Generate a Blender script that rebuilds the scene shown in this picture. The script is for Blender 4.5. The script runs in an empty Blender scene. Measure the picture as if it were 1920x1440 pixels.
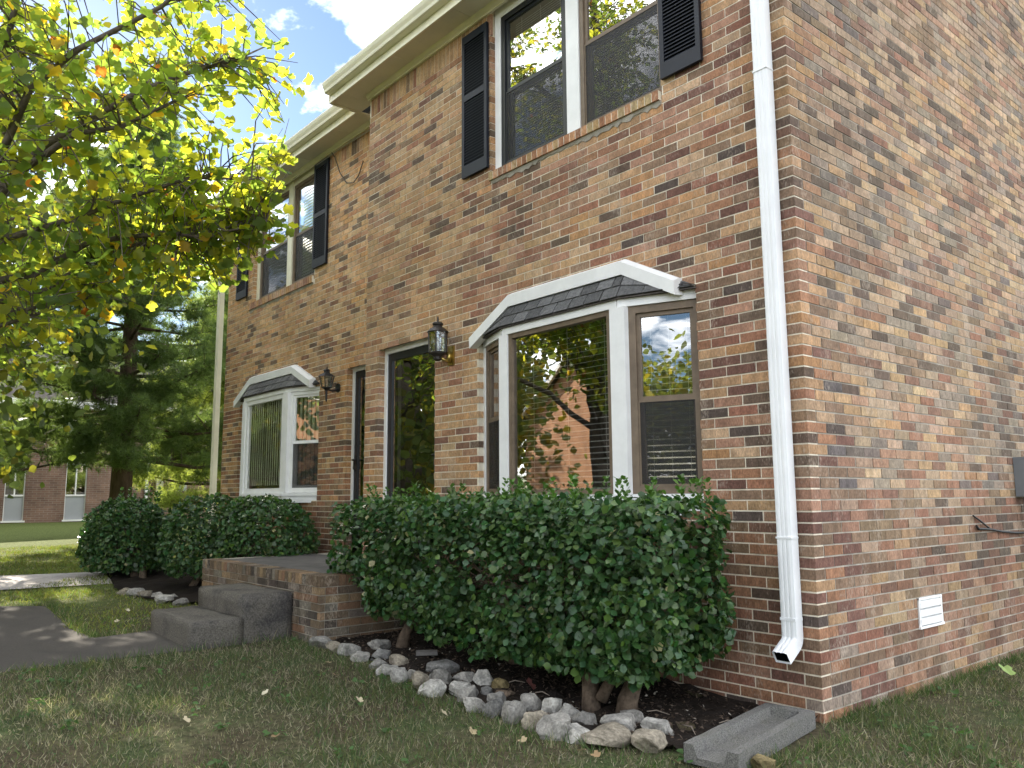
import bpy, math, random
import numpy as np
from mathutils import Vector, Matrix

rng = np.random.default_rng(7)
rnd = random.Random(11)
scene = bpy.context.scene
COL = scene.collection

# ------------------------------------------------------------------ camera
f_px, pitch, roll, yaw = 1530.5, 0.137715, -0.007079, 2.44206
CAM = Vector((2.9486, -5.1056, 1.3285))
fw = Vector((math.cos(yaw) * math.cos(pitch), math.sin(yaw) * math.cos(pitch), math.sin(pitch)))
r0 = Vector((math.sin(yaw), -math.cos(yaw), 0))
u0 = r0.cross(fw)
rr = math.cos(roll) * r0 + math.sin(roll) * u0
uu = -math.sin(roll) * r0 + math.cos(roll) * u0
cam_d = bpy.data.cameras.new('camera')
cam = bpy.data.objects.new('camera', cam_d)
COL.objects.link(cam)
cam.matrix_world = Matrix(((rr.x, uu.x, -fw.x, CAM.x), (rr.y, uu.y, -fw.y, CAM.y), (rr.z, uu.z, -fw.z, CAM.z), (0, 0, 0, 1)))
cam_d.sensor_fit = 'HORIZONTAL'
cam_d.sensor_width = 36
cam_d.lens = 36 * f_px / 1920
cam_d.clip_start = 0.05
cam_d.clip_end = 1500
scene.camera = cam

# ------------------------------------------------------------------ sky, sun, exposure
SUN_ELEV = math.radians(27)
SUN_AZ = math.radians(6.5)          # from -X towards +Y
sun_dir = Vector((-math.cos(SUN_AZ) * math.cos(SUN_ELEV), math.sin(SUN_AZ) * math.cos(SUN_ELEV), math.sin(SUN_ELEV)))
world = bpy.data.worlds.new('World')
scene.world = world
world.use_nodes = True
wn, wl = world.node_tree.nodes, world.node_tree.links
wn.clear()
w_out = wn.new('ShaderNodeOutputWorld')
w_bg = wn.new('ShaderNodeBackground')
w_sky = wn.new('ShaderNodeTexSky')
w_sky.sky_type = 'NISHITA'
w_sky.sun_disc = False
w_sky.sun_elevation = SUN_ELEV
w_sky.sun_rotation = math.atan2(sun_dir.x, sun_dir.y)
w_sky.altitude = 200
w_sky.air_density = 1.0
w_sky.dust_density = 0.15
w_sky.ozone_density = 2.6
w_bg.inputs['Strength'].default_value = 0.068
# broken white clouds over the blue
w_tc = wn.new('ShaderNodeTexCoord')
w_sep = wn.new('ShaderNodeSeparateXYZ')
wl.new(w_tc.outputs['Generated'], w_sep.inputs[0])
w_add = wn.new('ShaderNodeMath'); w_add.operation = 'ADD'; w_add.inputs[1].default_value = 0.25
wl.new(w_sep.outputs['Z'], w_add.inputs[0])
w_dx = wn.new('ShaderNodeMath'); w_dx.operation = 'DIVIDE'
w_dy = wn.new('ShaderNodeMath'); w_dy.operation = 'DIVIDE'
wl.new(w_sep.outputs['X'], w_dx.inputs[0]); wl.new(w_add.outputs[0], w_dx.inputs[1])
wl.new(w_sep.outputs['Y'], w_dy.inputs[0]); wl.new(w_add.outputs[0], w_dy.inputs[1])
w_cmb = wn.new('ShaderNodeCombineXYZ')
wl.new(w_dx.outputs[0], w_cmb.inputs['X']); wl.new(w_dy.outputs[0], w_cmb.inputs['Y'])
w_cmb.inputs['Z'].default_value = 16.65
w_noise = wn.new('ShaderNodeTexNoise')
w_noise.inputs['Scale'].default_value = 2.3
w_noise.inputs['Detail'].default_value = 7
w_noise.inputs['Roughness'].default_value = 0.58
wl.new(w_cmb.outputs[0], w_noise.inputs['Vector'])
w_ramp = wn.new('ShaderNodeValToRGB')
w_ramp.color_ramp.elements[0].position = 0.475
w_ramp.color_ramp.elements[1].position = 0.625
wl.new(w_noise.outputs['Fac'], w_ramp.inputs[0])
w_mix = wn.new('ShaderNodeMixRGB')
w_mix.inputs['Color2'].default_value = (34, 34, 34.3, 1)
wl.new(w_ramp.outputs['Color'], w_mix.inputs['Fac'])
wl.new(w_sky.outputs['Color'], w_mix.inputs['Color1'])
wl.new(w_mix.outputs['Color'], w_bg.inputs['Color'])
wl.new(w_bg.outputs[0], w_out.inputs[0])

sun_l = bpy.data.lights.new('sun', 'SUN')
sun_l.energy = 5.0
sun_l.angle = math.radians(0.55)
sun_l.color = (1.0, 0.91, 0.76)
sun_o = bpy.data.objects.new('sun', sun_l)
COL.objects.link(sun_o)
sun_o.rotation_euler = sun_dir.to_track_quat('Z', 'Y').to_euler()
sun_o.location = (-30, 10, 30)

scene.view_settings.view_transform = 'Standard'
scene.view_settings.look = 'None'
scene.view_settings.gamma = 1
scene.view_settings.use_curve_mapping = False
scene.view_settings.exposure = 1.58
scene.cycles.use_denoising = True
scene.cycles.max_bounces = 10
scene.cycles.transparent_max_bounces = 16
scene.cycles.sample_clamp_indirect = 6

# ------------------------------------------------------------------ helpers
def tag(o, label=None, cat=None, group=None, kind=None):
    if label: o['label'] = label
    if cat: o['category'] = cat
    if group: o['group'] = group
    if kind: o['kind'] = kind
    return o

def link(o, parent=None):
    COL.objects.link(o)
    if parent is not None:
        o.parent = parent
        o.matrix_parent_inverse = parent.matrix_world.inverted() if False else Matrix.Identity(4)
    return o

def empty(name, loc=(0, 0, 0)):
    o = bpy.data.objects.new(name, None)
    o.empty_display_size = 0.2
    o.location = loc
    COL.objects.link(o)
    o.matrix_world = Matrix.Translation(loc)
    return o

class MB:
    """collects faces of one mesh object"""
    def __init__(s): s.v, s.f, s.c, s.m = [], [], [], []
    def face(s, pts, col=None, mi=0):
        b = len(s.v); s.v.extend([tuple(p) for p in pts]); s.f.append(tuple(range(b, b + len(pts)))); s.c.append(col); s.m.append(mi)
    def poly(s, vs, fs, col=None, mi=0):
        b = len(s.v); s.v.extend([tuple(p) for p in vs])
        for q in fs: s.f.append(tuple(b + i for i in q)); s.c.append(col); s.m.append(mi)
    def box(s, x0, x1, y0, y1, z0, z1, col=None, mi=0, M=None):
        P = [(x0, y0, z0), (x1, y0, z0), (x1, y1, z0), (x0, y1, z0), (x0, y0, z1), (x1, y0, z1), (x1, y1, z1), (x0, y1, z1)]
        if M is not None: P = [tuple(M @ Vector(p)) for p in P]
        s.poly(P, [(3, 2, 1, 0), (4, 5, 6, 7), (0, 1, 5, 4), (1, 2, 6, 5), (2, 3, 7, 6), (3, 0, 4, 7)], col, mi)
    def tube(s, pts, radii, n=8, col=None, mi=0, cap=True):
        pts = [Vector(p) for p in pts]; rings = []
        a = None
        for i, p in enumerate(pts):
            d = (pts[min(i + 1, len(pts) - 1)] - pts[max(i - 1, 0)]).normalized()
            if a is None:
                a = d.orthogonal().normalized()
            else:
                a = (a - d * a.dot(d)).normalized()
            b = d.cross(a)
            rings.append([p + (a * math.cos(t) + b * math.sin(t)) * radii[i] for t in [2 * math.pi * k / n for k in range(n)]])
        vs = [q for rg in rings for q in rg]; fs = []
        for i in range(len(rings) - 1):
            for k in range(n):
                k2 = (k + 1) % n
                fs.append((i * n + k, i * n + k2, (i + 1) * n + k2, (i + 1) * n + k))
        if cap:
            fs.append(tuple(range(n - 1, -1, -1))); fs.append(tuple((len(rings) - 1) * n + k for k in range(n)))
        s.poly(vs, fs, col, mi)
    def lathe(s, cx, cy, prof, n=12, col=None, mi=0, ph=0.0):
        vs = [(cx + r * math.cos(ph + 2 * math.pi * k / n), cy + r * math.sin(ph + 2 * math.pi * k / n), z) for r, z in prof for k in range(n)]
        fs = []
        for i in range(len(prof) - 1):
            for k in range(n):
                k2 = (k + 1) % n
                fs.append((i * n + k, i * n + k2, (i + 1) * n + k2, (i + 1) * n + k))
        fs.append(tuple(range(n - 1, -1, -1))); fs.append(tuple((len(prof) - 1) * n + k for k in range(n)))
        s.poly(vs, fs, col, mi)
    def extrude(s, prof, x0, x1, col=None, mi=0):
        """profile in (y,z), extruded along x"""
        n = len(prof)
        vs = [(x0, y, z) for y, z in prof] + [(x1, y, z) for y, z in prof]
        fs = [(i, (i + 1) % n, n + (i + 1) % n, n + i) for i in range(n)]
        fs += [tuple(range(n - 1, -1, -1)), tuple(range(n, 2 * n))]
        s.poly(vs, fs, col, mi)
    def mesh(s, name, mats, smooth=False):
        me = bpy.data.meshes.new(name)
        me.from_pydata(s.v, [], s.f)
        for m in (mats if isinstance(mats, (list, tuple)) else [mats]): me.materials.append(m)
        if any(s.m): me.polygons.foreach_set('material_index', s.m)
        if any(c is not None for c in s.c):
            a = me.color_attributes.new('bcol', 'FLOAT_COLOR', 'CORNER')
            arr = np.concatenate([np.tile(np.array([*(c if c is not None else (1, 1, 1)), 1.0]), (len(f), 1)) for c, f in zip(s.c, s.f)])
            a.data.foreach_set('color', arr.ravel().astype(np.float32))
        if smooth: me.polygons.foreach_set('use_smooth', [True] * len(s.f))
        me.update()
        return me
    def build(s, name, mats, parent=None, smooth=False, loc=None):
        o = bpy.data.objects.new(name, s.mesh(name, mats, smooth))
        if loc is not None: o.location = loc
        return link(o, parent)

def np_mesh(name, V, F, mats, colors=None, smooth=False):
    """V (n,3), F (m,k) uniform polygons, colors per vertex-of-face (m,3)"""
    me = bpy.data.meshes.new(name)
    n, (m, k) = len(V), F.shape
    me.vertices.add(n); me.vertices.foreach_set('co', V.astype(np.float32).ravel())
    me.loops.add(m * k); me.loops.foreach_set('vertex_index', F.astype(np.int32).ravel())
    me.polygons.add(m); me.polygons.foreach_set('loop_start', np.arange(0, m * k, k, dtype=np.int32))
    me.polygons.foreach_set('loop_total', np.full(m, k, dtype=np.int32))
    me.update(calc_edges=True)
    for x in (mats if isinstance(mats, (list, tuple)) else [mats]): me.materials.append(x)
    if colors is not None:
        a = me.color_attributes.new('bcol', 'FLOAT_COLOR', 'CORNER')
        c = np.ones((m, k, 4), np.float32); c[:, :, :3] = colors[:, None, :]
        a.data.foreach_set('color', c.ravel())
    if smooth: me.polygons.foreach_set('use_smooth', np.ones(m, dtype=bool))
    return me

def unit(a): return a / np.maximum(np.linalg.norm(a, axis=1, keepdims=True), 1e-9)

def scatter(P, N, D, S, tv, tf):
    """place template (tv, tf) at P with normal N, axis D, size S -> V, F, index of instance per face"""
    N = unit(N); D = unit(D - N * np.sum(D * N, axis=1, keepdims=True)); X = np.cross(D, N)
    S = np.asarray(S).reshape(-1, 1, 1) if np.ndim(S) == 1 else np.asarray(S)[:, None, :]
    T = tv[None] * S
    V = P[:, None] + T[..., 0:1] * X[:, None] + T[..., 1:2] * D[:, None] + T[..., 2:3] * N[:, None]
    n, k = len(P), len(tv)
    F = (tf[None] + (np.arange(n) * k)[:, None, None]).reshape(-1, tf.shape[1])
    return V.reshape(-1, 3), F, np.repeat(np.arange(n), len(tf))

# ------------------------------------------------------------------ materials
def mk(name, color=(0.5, 0.5, 0.5), rough=0.6, spec=0.4, metal=0.0, var=0.0, scale=8.0, detail=4, color2=None,
       bump=0.0, bscale=60.0, attr=False, transl=None, coat=0.0, stretch=None, objcoord=False, fine=0.0, fleck=0.0, big=0.0):
    m = bpy.data.materials.new(name); m.use_nodes = True
    n, l = m.node_tree.nodes, m.node_tree.links
    b = n['Principled BSDF']
    b.inputs['Roughness'].default_value = rough
    b.inputs['Specular IOR Level'].default_value = spec
    b.inputs['Metallic'].default_value = metal
    if coat: b.inputs['Coat Weight'].default_value = coat
    if objcoord:
        tc = n.new('ShaderNodeTexCoord'); src = tc.outputs['Object']
    else:
        tc = n.new('ShaderNodeNewGeometry'); src = tc.outputs['Position']
    if stretch:
        mp = n.new('ShaderNodeMapping'); mp.inputs['Scale'].default_value = stretch
        l.new(src, mp.inputs['Vector']); src = mp.outputs[0]
    if attr:
        at = n.new('ShaderNodeAttribute'); at.attribute_name = 'bcol'; cur = at.outputs['Color']
    else:
        rgb = n.new('ShaderNodeRGB'); rgb.outputs[0].default_value = (*color, 1); cur = rgb.outputs[0]
    if color2 is not None or var:
        nz = n.new('ShaderNodeTexNoise'); nz.inputs['Scale'].default_value = scale; nz.inputs['Detail'].default_value = detail
        nz.inputs['Roughness'].default_value = 0.62
        l.new(src, nz.inputs['Vector'])
        rp = n.new('ShaderNodeMapRange'); rp.inputs['From Min'].default_value = 0.33; rp.inputs['From Max'].default_value = 0.67
        l.new(nz.outputs['Fac'], rp.inputs['Value'])
        if color2 is not None:
            mx = n.new('ShaderNodeMixRGB'); l.new(rp.outputs[0], mx.inputs['Fac']); l.new(cur, mx.inputs['Color1'])
            mx.inputs['Color2'].default_value = (*color2, 1); cur = mx.outputs[0]
        if var:
            r2 = n.new('ShaderNodeMapRange'); r2.inputs['To Min'].default_value = 1 - var; r2.inputs['To Max'].default_value = 1 + var
            l.new(rp.outputs[0], r2.inputs['Value'])
            ml = n.new('ShaderNodeMixRGB'); ml.blend_type = 'MULTIPLY'; ml.inputs['Fac'].default_value = 1
            l.new(cur, ml.inputs['Color1']); l.new(r2.outputs[0], ml.inputs['Color2']); cur = ml.outputs[0]
    if fine:
        nf = n.new('ShaderNodeTexNoise'); nf.inputs['Scale'].default_value = bscale; nf.inputs['Detail'].default_value = 3
        l.new(src, nf.inputs['Vector'])
        r3 = n.new('ShaderNodeMapRange'); r3.inputs['From Min'].default_value = 0.3; r3.inputs['From Max'].default_value = 0.7
        r3.inputs['To Min'].default_value = 1 - fine; r3.inputs['To Max'].default_value = 1 + fine
        l.new(nf.outputs['Fac'], r3.inputs['Value'])
        ml = n.new('ShaderNodeMixRGB'); ml.blend_type = 'MULTIPLY'; ml.inputs['Fac'].default_value = 1
        l.new(cur, ml.inputs['Color1']); l.new(r3.outputs[0], ml.inputs['Color2']); cur = ml.outputs[0]
    if big:
        nb = n.new('ShaderNodeTexNoise'); nb.inputs['Scale'].default_value = 0.75; nb.inputs['Detail'].default_value = 7; nb.inputs['Roughness'].default_value = .6
        l.new(src, nb.inputs['Vector'])
        r4 = n.new('ShaderNodeMapRange'); r4.inputs['From Min'].default_value = 0.35; r4.inputs['From Max'].default_value = 0.65
        r4.inputs['To Min'].default_value = 1 - big; r4.inputs['To Max'].default_value = 1 + big
        l.new(nb.outputs['Fac'], r4.inputs['Value'])
        ml = n.new('ShaderNodeMixRGB'); ml.blend_type = 'MULTIPLY'; ml.inputs['Fac'].default_value = 1
        l.new(cur, ml.inputs['Color1']); l.new(r4.outputs[0], ml.inputs['Color2']); cur = ml.outputs[0]
    if fleck:
        nk = n.new('ShaderNodeTexNoise'); nk.inputs['Scale'].default_value = 70; nk.inputs['Detail'].default_value = 3
        l.new(src, nk.inputs['Vector'])
        nk2 = n.new('ShaderNodeTexNoise'); nk2.inputs['Scale'].default_value = 5; l.new(src, nk2.inputs['Vector'])
        mm = n.new('ShaderNodeMath'); mm.operation = 'MULTIPLY'; l.new(nk.outputs['Fac'], mm.inputs[0]); l.new(nk2.outputs['Fac'], mm.inputs[1])
        rk = n.new('ShaderNodeMapRange'); rk.inputs['From Min'].default_value = .30; rk.inputs['From Max'].default_value = .40; rk.inputs['To Max'].default_value = fleck
        l.new(mm.outputs[0], rk.inputs['Value'])
        mk_ = n.new('ShaderNodeMixRGB'); l.new(rk.outputs[0], mk_.inputs['Fac']); l.new(cur, mk_.inputs['Color1']); mk_.inputs['Color2'].default_value = (.55, .46, .37, 1); cur = mk_.outputs[0]
    l.new(cur, b.inputs['Base Color'])
    if bump:
        bz = n.new('ShaderNodeTexNoise'); bz.inputs['Scale'].default_value = bscale; bz.inputs['Detail'].default_value = 4
        l.new(src, bz.inputs['Vector'])
        bp = n.new('ShaderNodeBump'); bp.inputs['Strength'].default_value = bump; bp.inputs['Distance'].default_value = 0.004
        l.new(bz.outputs['Fac'], bp.inputs['Height']); l.new(bp.outputs[0], b.inputs['Normal'])
    if transl:
        tr = n.new('ShaderNodeBsdfTranslucent')
        tm = n.new('ShaderNodeMixRGB'); tm.blend_type = 'MULTIPLY'; tm.inputs['Fac'].default_value = 1
        l.new(cur, tm.inputs['Color1']); tm.inputs['Color2'].default_value = (*transl[1], 1)
        l.new(tm.outputs[0], tr.inputs['Color'])
        ms = n.new('ShaderNodeMixShader'); ms.inputs[0].default_value = transl[0]
        l.new(b.outputs[0], ms.inputs[1]); l.new(tr.outputs[0], ms.inputs[2])
        l.new(ms.outputs[0], n['Material Output'].inputs['Surface'])
    return m

def mk_glass(name, refl=0.25, tint=(0.75, 0.8, 0.78), wave=0.0, wscale=6.0):
    m = bpy.data.materials.new(name); m.use_nodes = True
    n, l = m.node_tree.nodes, m.node_tree.links
    n.remove(n['Principled BSDF'])
    t = n.new('ShaderNodeBsdfTransparent'); t.inputs[0].default_value = (*tint, 1)
    g = n.new('ShaderNodeBsdfGlossy'); g.inputs['Roughness'].default_value = 0.0; g.inputs['Color'].default_value = (1, 1, 1, 1)
    lw = n.new('ShaderNodeFresnel'); lw.inputs['IOR'].default_value = 1.52
    ad = n.new('ShaderNodeMath'); ad.operation = 'MULTIPLY_ADD'; ad.inputs[1].default_value = 1.0 - refl; ad.inputs[2].default_value = refl; ad.use_clamp = True
    l.new(lw.outputs[0], ad.inputs[0])
    ms = n.new('ShaderNodeMixShader'); l.new(ad.outputs[0], ms.inputs[0]); l.new(t.outputs[0], ms.inputs[1]); l.new(g.outputs[0], ms.inputs[2])
    l.new(ms.outputs[0], n['Material Output'].inputs['Surface'])
    if wave:
        geo = n.new('ShaderNodeNewGeometry')
        nz = n.new('ShaderNodeTexNoise'); nz.inputs['Scale'].default_value = wscale; nz.inputs['Detail'].default_value = 1
        l.new(geo.outputs['Position'], nz.inputs['Vector'])
        bp = n.new('ShaderNodeBump'); bp.inputs['Strength'].default_value = 1.0; bp.inputs['Distance'].default_value = wave
        l.new(nz.outputs['Fac'], bp.inputs['Height']); l.new(bp.outputs[0], g.inputs['Normal'])
    return m

def mk_screen(name, dens=0.55, col=(0.02, 0.02, 0.022)):
    m = bpy.data.materials.new(name); m.use_nodes = True
    n, l = m.node_tree.nodes, m.node_tree.links
    b = n['Principled BSDF']; b.inputs['Base Color'].default_value = (*col, 1); b.inputs['Roughness'].default_value = 0.5
    t = n.new('ShaderNodeBsdfTransparent'); ms = n.new('ShaderNodeMixShader'); ms.inputs[0].default_value = dens
    l.new(t.outputs[0], ms.inputs[1]); l.new(b.outputs[0], ms.inputs[2]); l.new(ms.outputs[0], n['Material Output'].inputs['Surface'])
    return m

M_brick = mk('fired_brick', attr=True, rough=0.85, spec=0.2, var=0.26, scale=17, detail=5, bump=0.6, bscale=95, fine=0.3, stretch=(1, 1, .45), fleck=.34, big=.16)
M_mortar = mk('mortar', (0.74, 0.675, 0.55), rough=0.95, spec=0.1, var=0.14, scale=6, big=.12, bump=0.6, bscale=160, fine=0.12)
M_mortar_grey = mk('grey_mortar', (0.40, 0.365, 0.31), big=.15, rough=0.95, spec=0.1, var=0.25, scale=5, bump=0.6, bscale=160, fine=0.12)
M_white = mk('white_paint', (0.85, 0.85, 0.84), rough=0.45, spec=0.4, var=0.05, scale=5, bump=0.08, bscale=30)
M_ds = mk('white_enamel', (0.86, 0.87, 0.88), rough=0.35, spec=0.4, var=0.04, scale=3, detail=1)
M_cream = mk('cream_paint', (0.80, 0.76, 0.58), rough=0.45, spec=0.4, var=0.07, scale=3, bump=0.05, bscale=25)
M_soffit = mk('soffit_paint', (0.74, 0.69, 0.56), rough=0.6, spec=0.3, var=0.06, scale=2.5)
M_navy = mk('navy_vinyl', (0.007, 0.010, 0.018), rough=0.5, spec=0.3, var=0.15, scale=6)
M_black_frame = mk('black_frame', (0.012, 0.014, 0.018), rough=0.4, spec=0.5)
M_bronze = mk('weathered_bronze', (0.17, 0.125, 0.085), rough=0.5, spec=0.4, var=0.18, scale=9, bump=0.1, bscale=60)
M_blind = mk('blind_vinyl', (0.80, 0.80, 0.76), rough=0.5, spec=0.3, var=0.04, scale=5)
M_curtain = mk('vertical_blind', (0.80, 0.81, 0.70), rough=0.7, spec=0.2, var=0.1, scale=3)
M_room = mk('room_plaster', (0.12, 0.115, 0.11), rough=0.9, spec=0.1, var=0.1, scale=2)
M_glass = mk_glass('window_glass', 0.30, (0.92, 0.95, 0.93), wave=0.0011, wscale=2.6)
M_glass_clear = mk_glass('clear_window_glass', 0.12, (0.96, 0.98, 0.97), wave=0.0011, wscale=2.6)
M_glass_door = mk_glass('storm_door_glass', 0.42, (0.5, 0.52, 0.5), wave=0.0022, wscale=3.2)
M_glass_far = mk_glass('far_glass', 0.3, (0.5, 0.5, 0.5))
M_lampglass = mk_glass('lantern_glass', 0.22, (0.8, 0.84, 0.86), wave=0.003, wscale=30)
M_screen = mk_screen('insect_screen', 0.42)
M_shingle = mk('asphalt_shingle', attr=True, rough=0.95, spec=0.15, var=0.25, scale=40, bump=0.7, bscale=320, fine=0.35)
M_concrete = mk('weathered_concrete', (0.17, 0.155, 0.13), rough=0.92, spec=0.15, var=0.3, scale=3.5, detail=10, color2=(0.045, 0.042, 0.04), bump=1.0, bscale=70, fine=0.4)
M_slab = mk('walk_concrete', (0.11, 0.10, 0.09), rough=0.93, spec=0.15, var=0.35, scale=2.2, detail=8, color2=(0.06, 0.053, 0.047), bump=0.4, bscale=60, fine=0.12)
M_path = mk('pale_path', (0.46, 0.42, 0.40), rough=0.93, spec=0.15, var=0.2, scale=3, bump=0.4, bscale=40, fine=0.2)
M_splash = mk('splash_concrete', (0.19, 0.185, 0.175), rough=0.95, spec=0.15, var=0.4, scale=8, detail=8, color2=(0.085, 0.083, 0.072), bump=1.0, bscale=130, fine=0.5)
M_stone = mk('field_stone', attr=True, rough=0.9, spec=0.2, var=0.42, scale=11, detail=8, bump=1.0, bscale=60, fine=0.3)
M_soil = mk('dark_soil', (0.028, 0.021, 0.016), rough=1.0, spec=0.1, var=0.5, scale=9, color2=(0.012, 0.01, 0.009), bump=1.0, bscale=60, fine=0.4)
M_bark = mk('bark', (0.085, 0.062, 0.046), rough=0.95, spec=0.1, var=0.4, scale=10, bump=1.0, bscale=35, stretch=(1, 1, 0.25))
M_bark_grey = mk('grey_bark', (0.12, 0.10, 0.08), rough=0.9, spec=0.15, var=0.35, scale=14, bump=0.8, bscale=50)
M_twig = mk('shrub_wood', (0.10, 0.075, 0.055), rough=0.95, spec=0.1, var=0.4, scale=25, bump=1.0, bscale=80)
M_hedge = mk('waxy_leaf', attr=True, rough=0.38, spec=0.42, transl=(0.18, (1.6, 2.2, 0.9)))
M_tulip = mk('tulip_leaf', attr=True, rough=0.5, spec=0.35, transl=(0.66, (5.1, 4.5, 1.7)))
M_needle = mk('pine_needle', attr=True, rough=0.55, spec=0.3, transl=(0.5, (2.4, 2.2, 1.1)))
M_treeleaf = mk('tree_leaf', attr=True, rough=0.55, spec=0.3, transl=(0.45, (2.6, 2.4, 1.0)))
M_grass = mk('grass_blade', attr=True, rough=0.65, spec=0.2, transl=(0.35, (1.5, 1.6, 0.8)))
M_litter = mk('dry_leaf', attr=True, rough=0.7, spec=0.2)
M_metal = mk('grey_steel', (0.22, 0.24, 0.26), rough=0.45, spec=0.5, metal=0.3, var=0.08, scale=6)
M_galv = mk('galvanised_pipe', (0.30, 0.31, 0.33), rough=0.4, metal=0.6, var=0.15, scale=14)
M_iron = mk('black_iron', (0.012, 0.012, 0.013), rough=0.45, spec=0.5)
M_aged = mk('aged_bronze_metal', (0.035, 0.030, 0.026), rough=0.45, spec=0.5, metal=0.3)
M_brass = mk('brass', (0.42, 0.31, 0.09), rough=0.28, metal=0.9)
M_cable = mk('black_cable', (0.012, 0.012, 0.012), rough=0.6)
M_dark = mk('dark_void', (0.004, 0.004, 0.004), rough=1.0, spec=0.0)
M_roof = mk('roof_shingle', (0.10, 0.088, 0.078), rough=0.95, spec=0.1, var=0.25, scale=3, bump=0.6, bscale=30, fine=0.25)
M_farpanel = mk('grey_panel', (0.32, 0.33, 0.34), rough=0.6, var=0.05, scale=2)
M_sign = mk('sign_white', (0.75, 0.74, 0.70), rough=0.5)
M_signprint = mk('sign_print', (0.15, 0.16, 0.17), rough=0.6)

def mk_ground():
    m = bpy.data.materials.new('lawn_earth'); m.use_nodes = True
    n, l = m.node_tree.nodes, m.node_tree.links
    b = n['Principled BSDF']; b.inputs['Roughness'].default_value = 1.0; b.inputs['Specular IOR Level'].default_value = 0.1
    g = n.new('ShaderNodeNewGeometry')
    def noise(s, d=5):
        z = n.new('ShaderNodeTexNoise'); z.inputs['Scale'].default_value = s; z.inputs['Detail'].default_value = d; z.inputs['Roughness'].default_value = 0.65
        l.new(g.outputs['Position'], z.inputs['Vector']); return z.outputs['Fac']
    def ramp(src, stops):
        r = n.new('ShaderNodeValToRGB')
        while len(r.color_ramp.elements) < len(stops): r.color_ramp.elements.new(0.5)
        for e, (p, c) in zip(r.color_ramp.elements, stops): e.position = p; e.color = (*c, 1)
        l.new(src, r.inputs[0]); return r.outputs[0]
    a = ramp(noise(1.3), [(0.34, (0.055, 0.08, 0.03)), (0.50, (0.085, 0.08, 0.045)), (0.66, (0.075, 0.058, 0.038))])
    sx = n.new('ShaderNodeSeparateXYZ'); l.new(g.outputs['Position'], sx.inputs[0])
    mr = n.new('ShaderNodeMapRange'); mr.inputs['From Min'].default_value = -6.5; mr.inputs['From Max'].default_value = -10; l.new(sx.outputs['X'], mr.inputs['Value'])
    mg = n.new('ShaderNodeMixRGB'); l.new(mr.outputs[0], mg.inputs[0]); l.new(a, mg.inputs[1]); mg.inputs[2].default_value = (.13, .16, .05, 1); a = mg.outputs[0]  # far lawn greener, and lightened to stand in for sunlight on it
    c = ramp(noise(26), [(0.3, (0.45, 0.45, 0.45)), (0.7, (1.45, 1.45, 1.4))])
    mx = n.new('ShaderNodeMixRGB'); mx.blend_type = 'MULTIPLY'; mx.inputs[0].default_value = 1
    l.new(a, mx.inputs[1]); l.new(c, mx.inputs[2]); l.new(mx.outputs[0], b.inputs['Base Color'])
    bp = n.new('ShaderNodeBump'); bp.inputs['Strength'].default_value = 1.0; bp.inputs['Distance'].default_value = 0.03
    l.new(noise(38, 3), bp.inputs['Height']); l.new(bp.outputs[0], b.inputs['Normal'])
    return m
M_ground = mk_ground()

def mk_far_brick(name, axes, c1=(0.20, 0.12, 0.085), c2=(0.145, 0.09, 0.068), mort=(0.24, 0.2, 0.165)):
    m = bpy.data.materials.new(name); m.use_nodes = True
    n, l = m.node_tree.nodes, m.node_tree.links
    b = n['Principled BSDF']; b.inputs['Roughness'].default_value = 0.9; b.inputs['Specular IOR Level'].default_value = 0.15
    tc = n.new('ShaderNodeTexCoord'); sp = n.new('ShaderNodeSeparateXYZ'); l.new(tc.outputs['Object'], sp.inputs[0])
    cb = n.new('ShaderNodeCombineXYZ'); l.new(sp.outputs[axes], cb.inputs['X']); l.new(sp.outputs['Z'], cb.inputs['Y'])
    br = n.new('ShaderNodeTexBrick'); br.inputs['Scale'].default_value = 1.0; br.inputs['Brick Width'].default_value = 0.254; br.inputs['Row Height'].default_value = 0.0762
    br.inputs['Mortar Size'].default_value = 0.006; br.inputs['Color1'].default_value = (*c1, 1); br.inputs['Color2'].default_value = (*c2, 1); br.inputs['Mortar'].default_value = (*mort, 1)
    l.new(cb.outputs[0], br.inputs['Vector'])
    nz = n.new('ShaderNodeTexNoise'); nz.inputs['Scale'].default_value = 1.5; nz.inputs['Detail'].default_value = 6
    l.new(tc.outputs['Object'], nz.inputs['Vector'])
    mr = n.new('ShaderNodeMapRange'); mr.inputs['From Min'].default_value = 0.3; mr.inputs['From Max'].default_value = 0.7; mr.inputs['To Min'].default_value = 0.75; mr.inputs['To Max'].default_value = 1.25
    l.new(nz.outputs['Fac'], mr.inputs['Value'])
    mx = n.new('ShaderNodeMixRGB'); mx.blend_type = 'MULTIPLY'; mx.inputs[0].default_value = 1
    l.new(br.outputs['Color'], mx.inputs[1]); l.new(mr.outputs[0], mx.inputs[2]); l.new(mx.outputs[0], b.inputs['Base Color'])
    return m
M_farbrick = mk_far_brick('far_brick', 'Y')
M_farbrick_x = mk_far_brick('across_brick', 'X', (0.52, 0.27, 0.15), (0.46, 0.22, 0.12), (0.5, 0.36, 0.25))

# ------------------------------------------------------------------ ground
def gz(x, y):
    z = np.interp(-np.asarray(x, float), [-30, -6, 0, 3, 6, 12, 30, 60], [-.35, -.18, -.14, -.01, .05, .22, .58, .7])
    return z + np.where(np.asarray(y) < 0, 0.02 * np.maximum(np.asarray(y, float), -12), 0)

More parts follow.
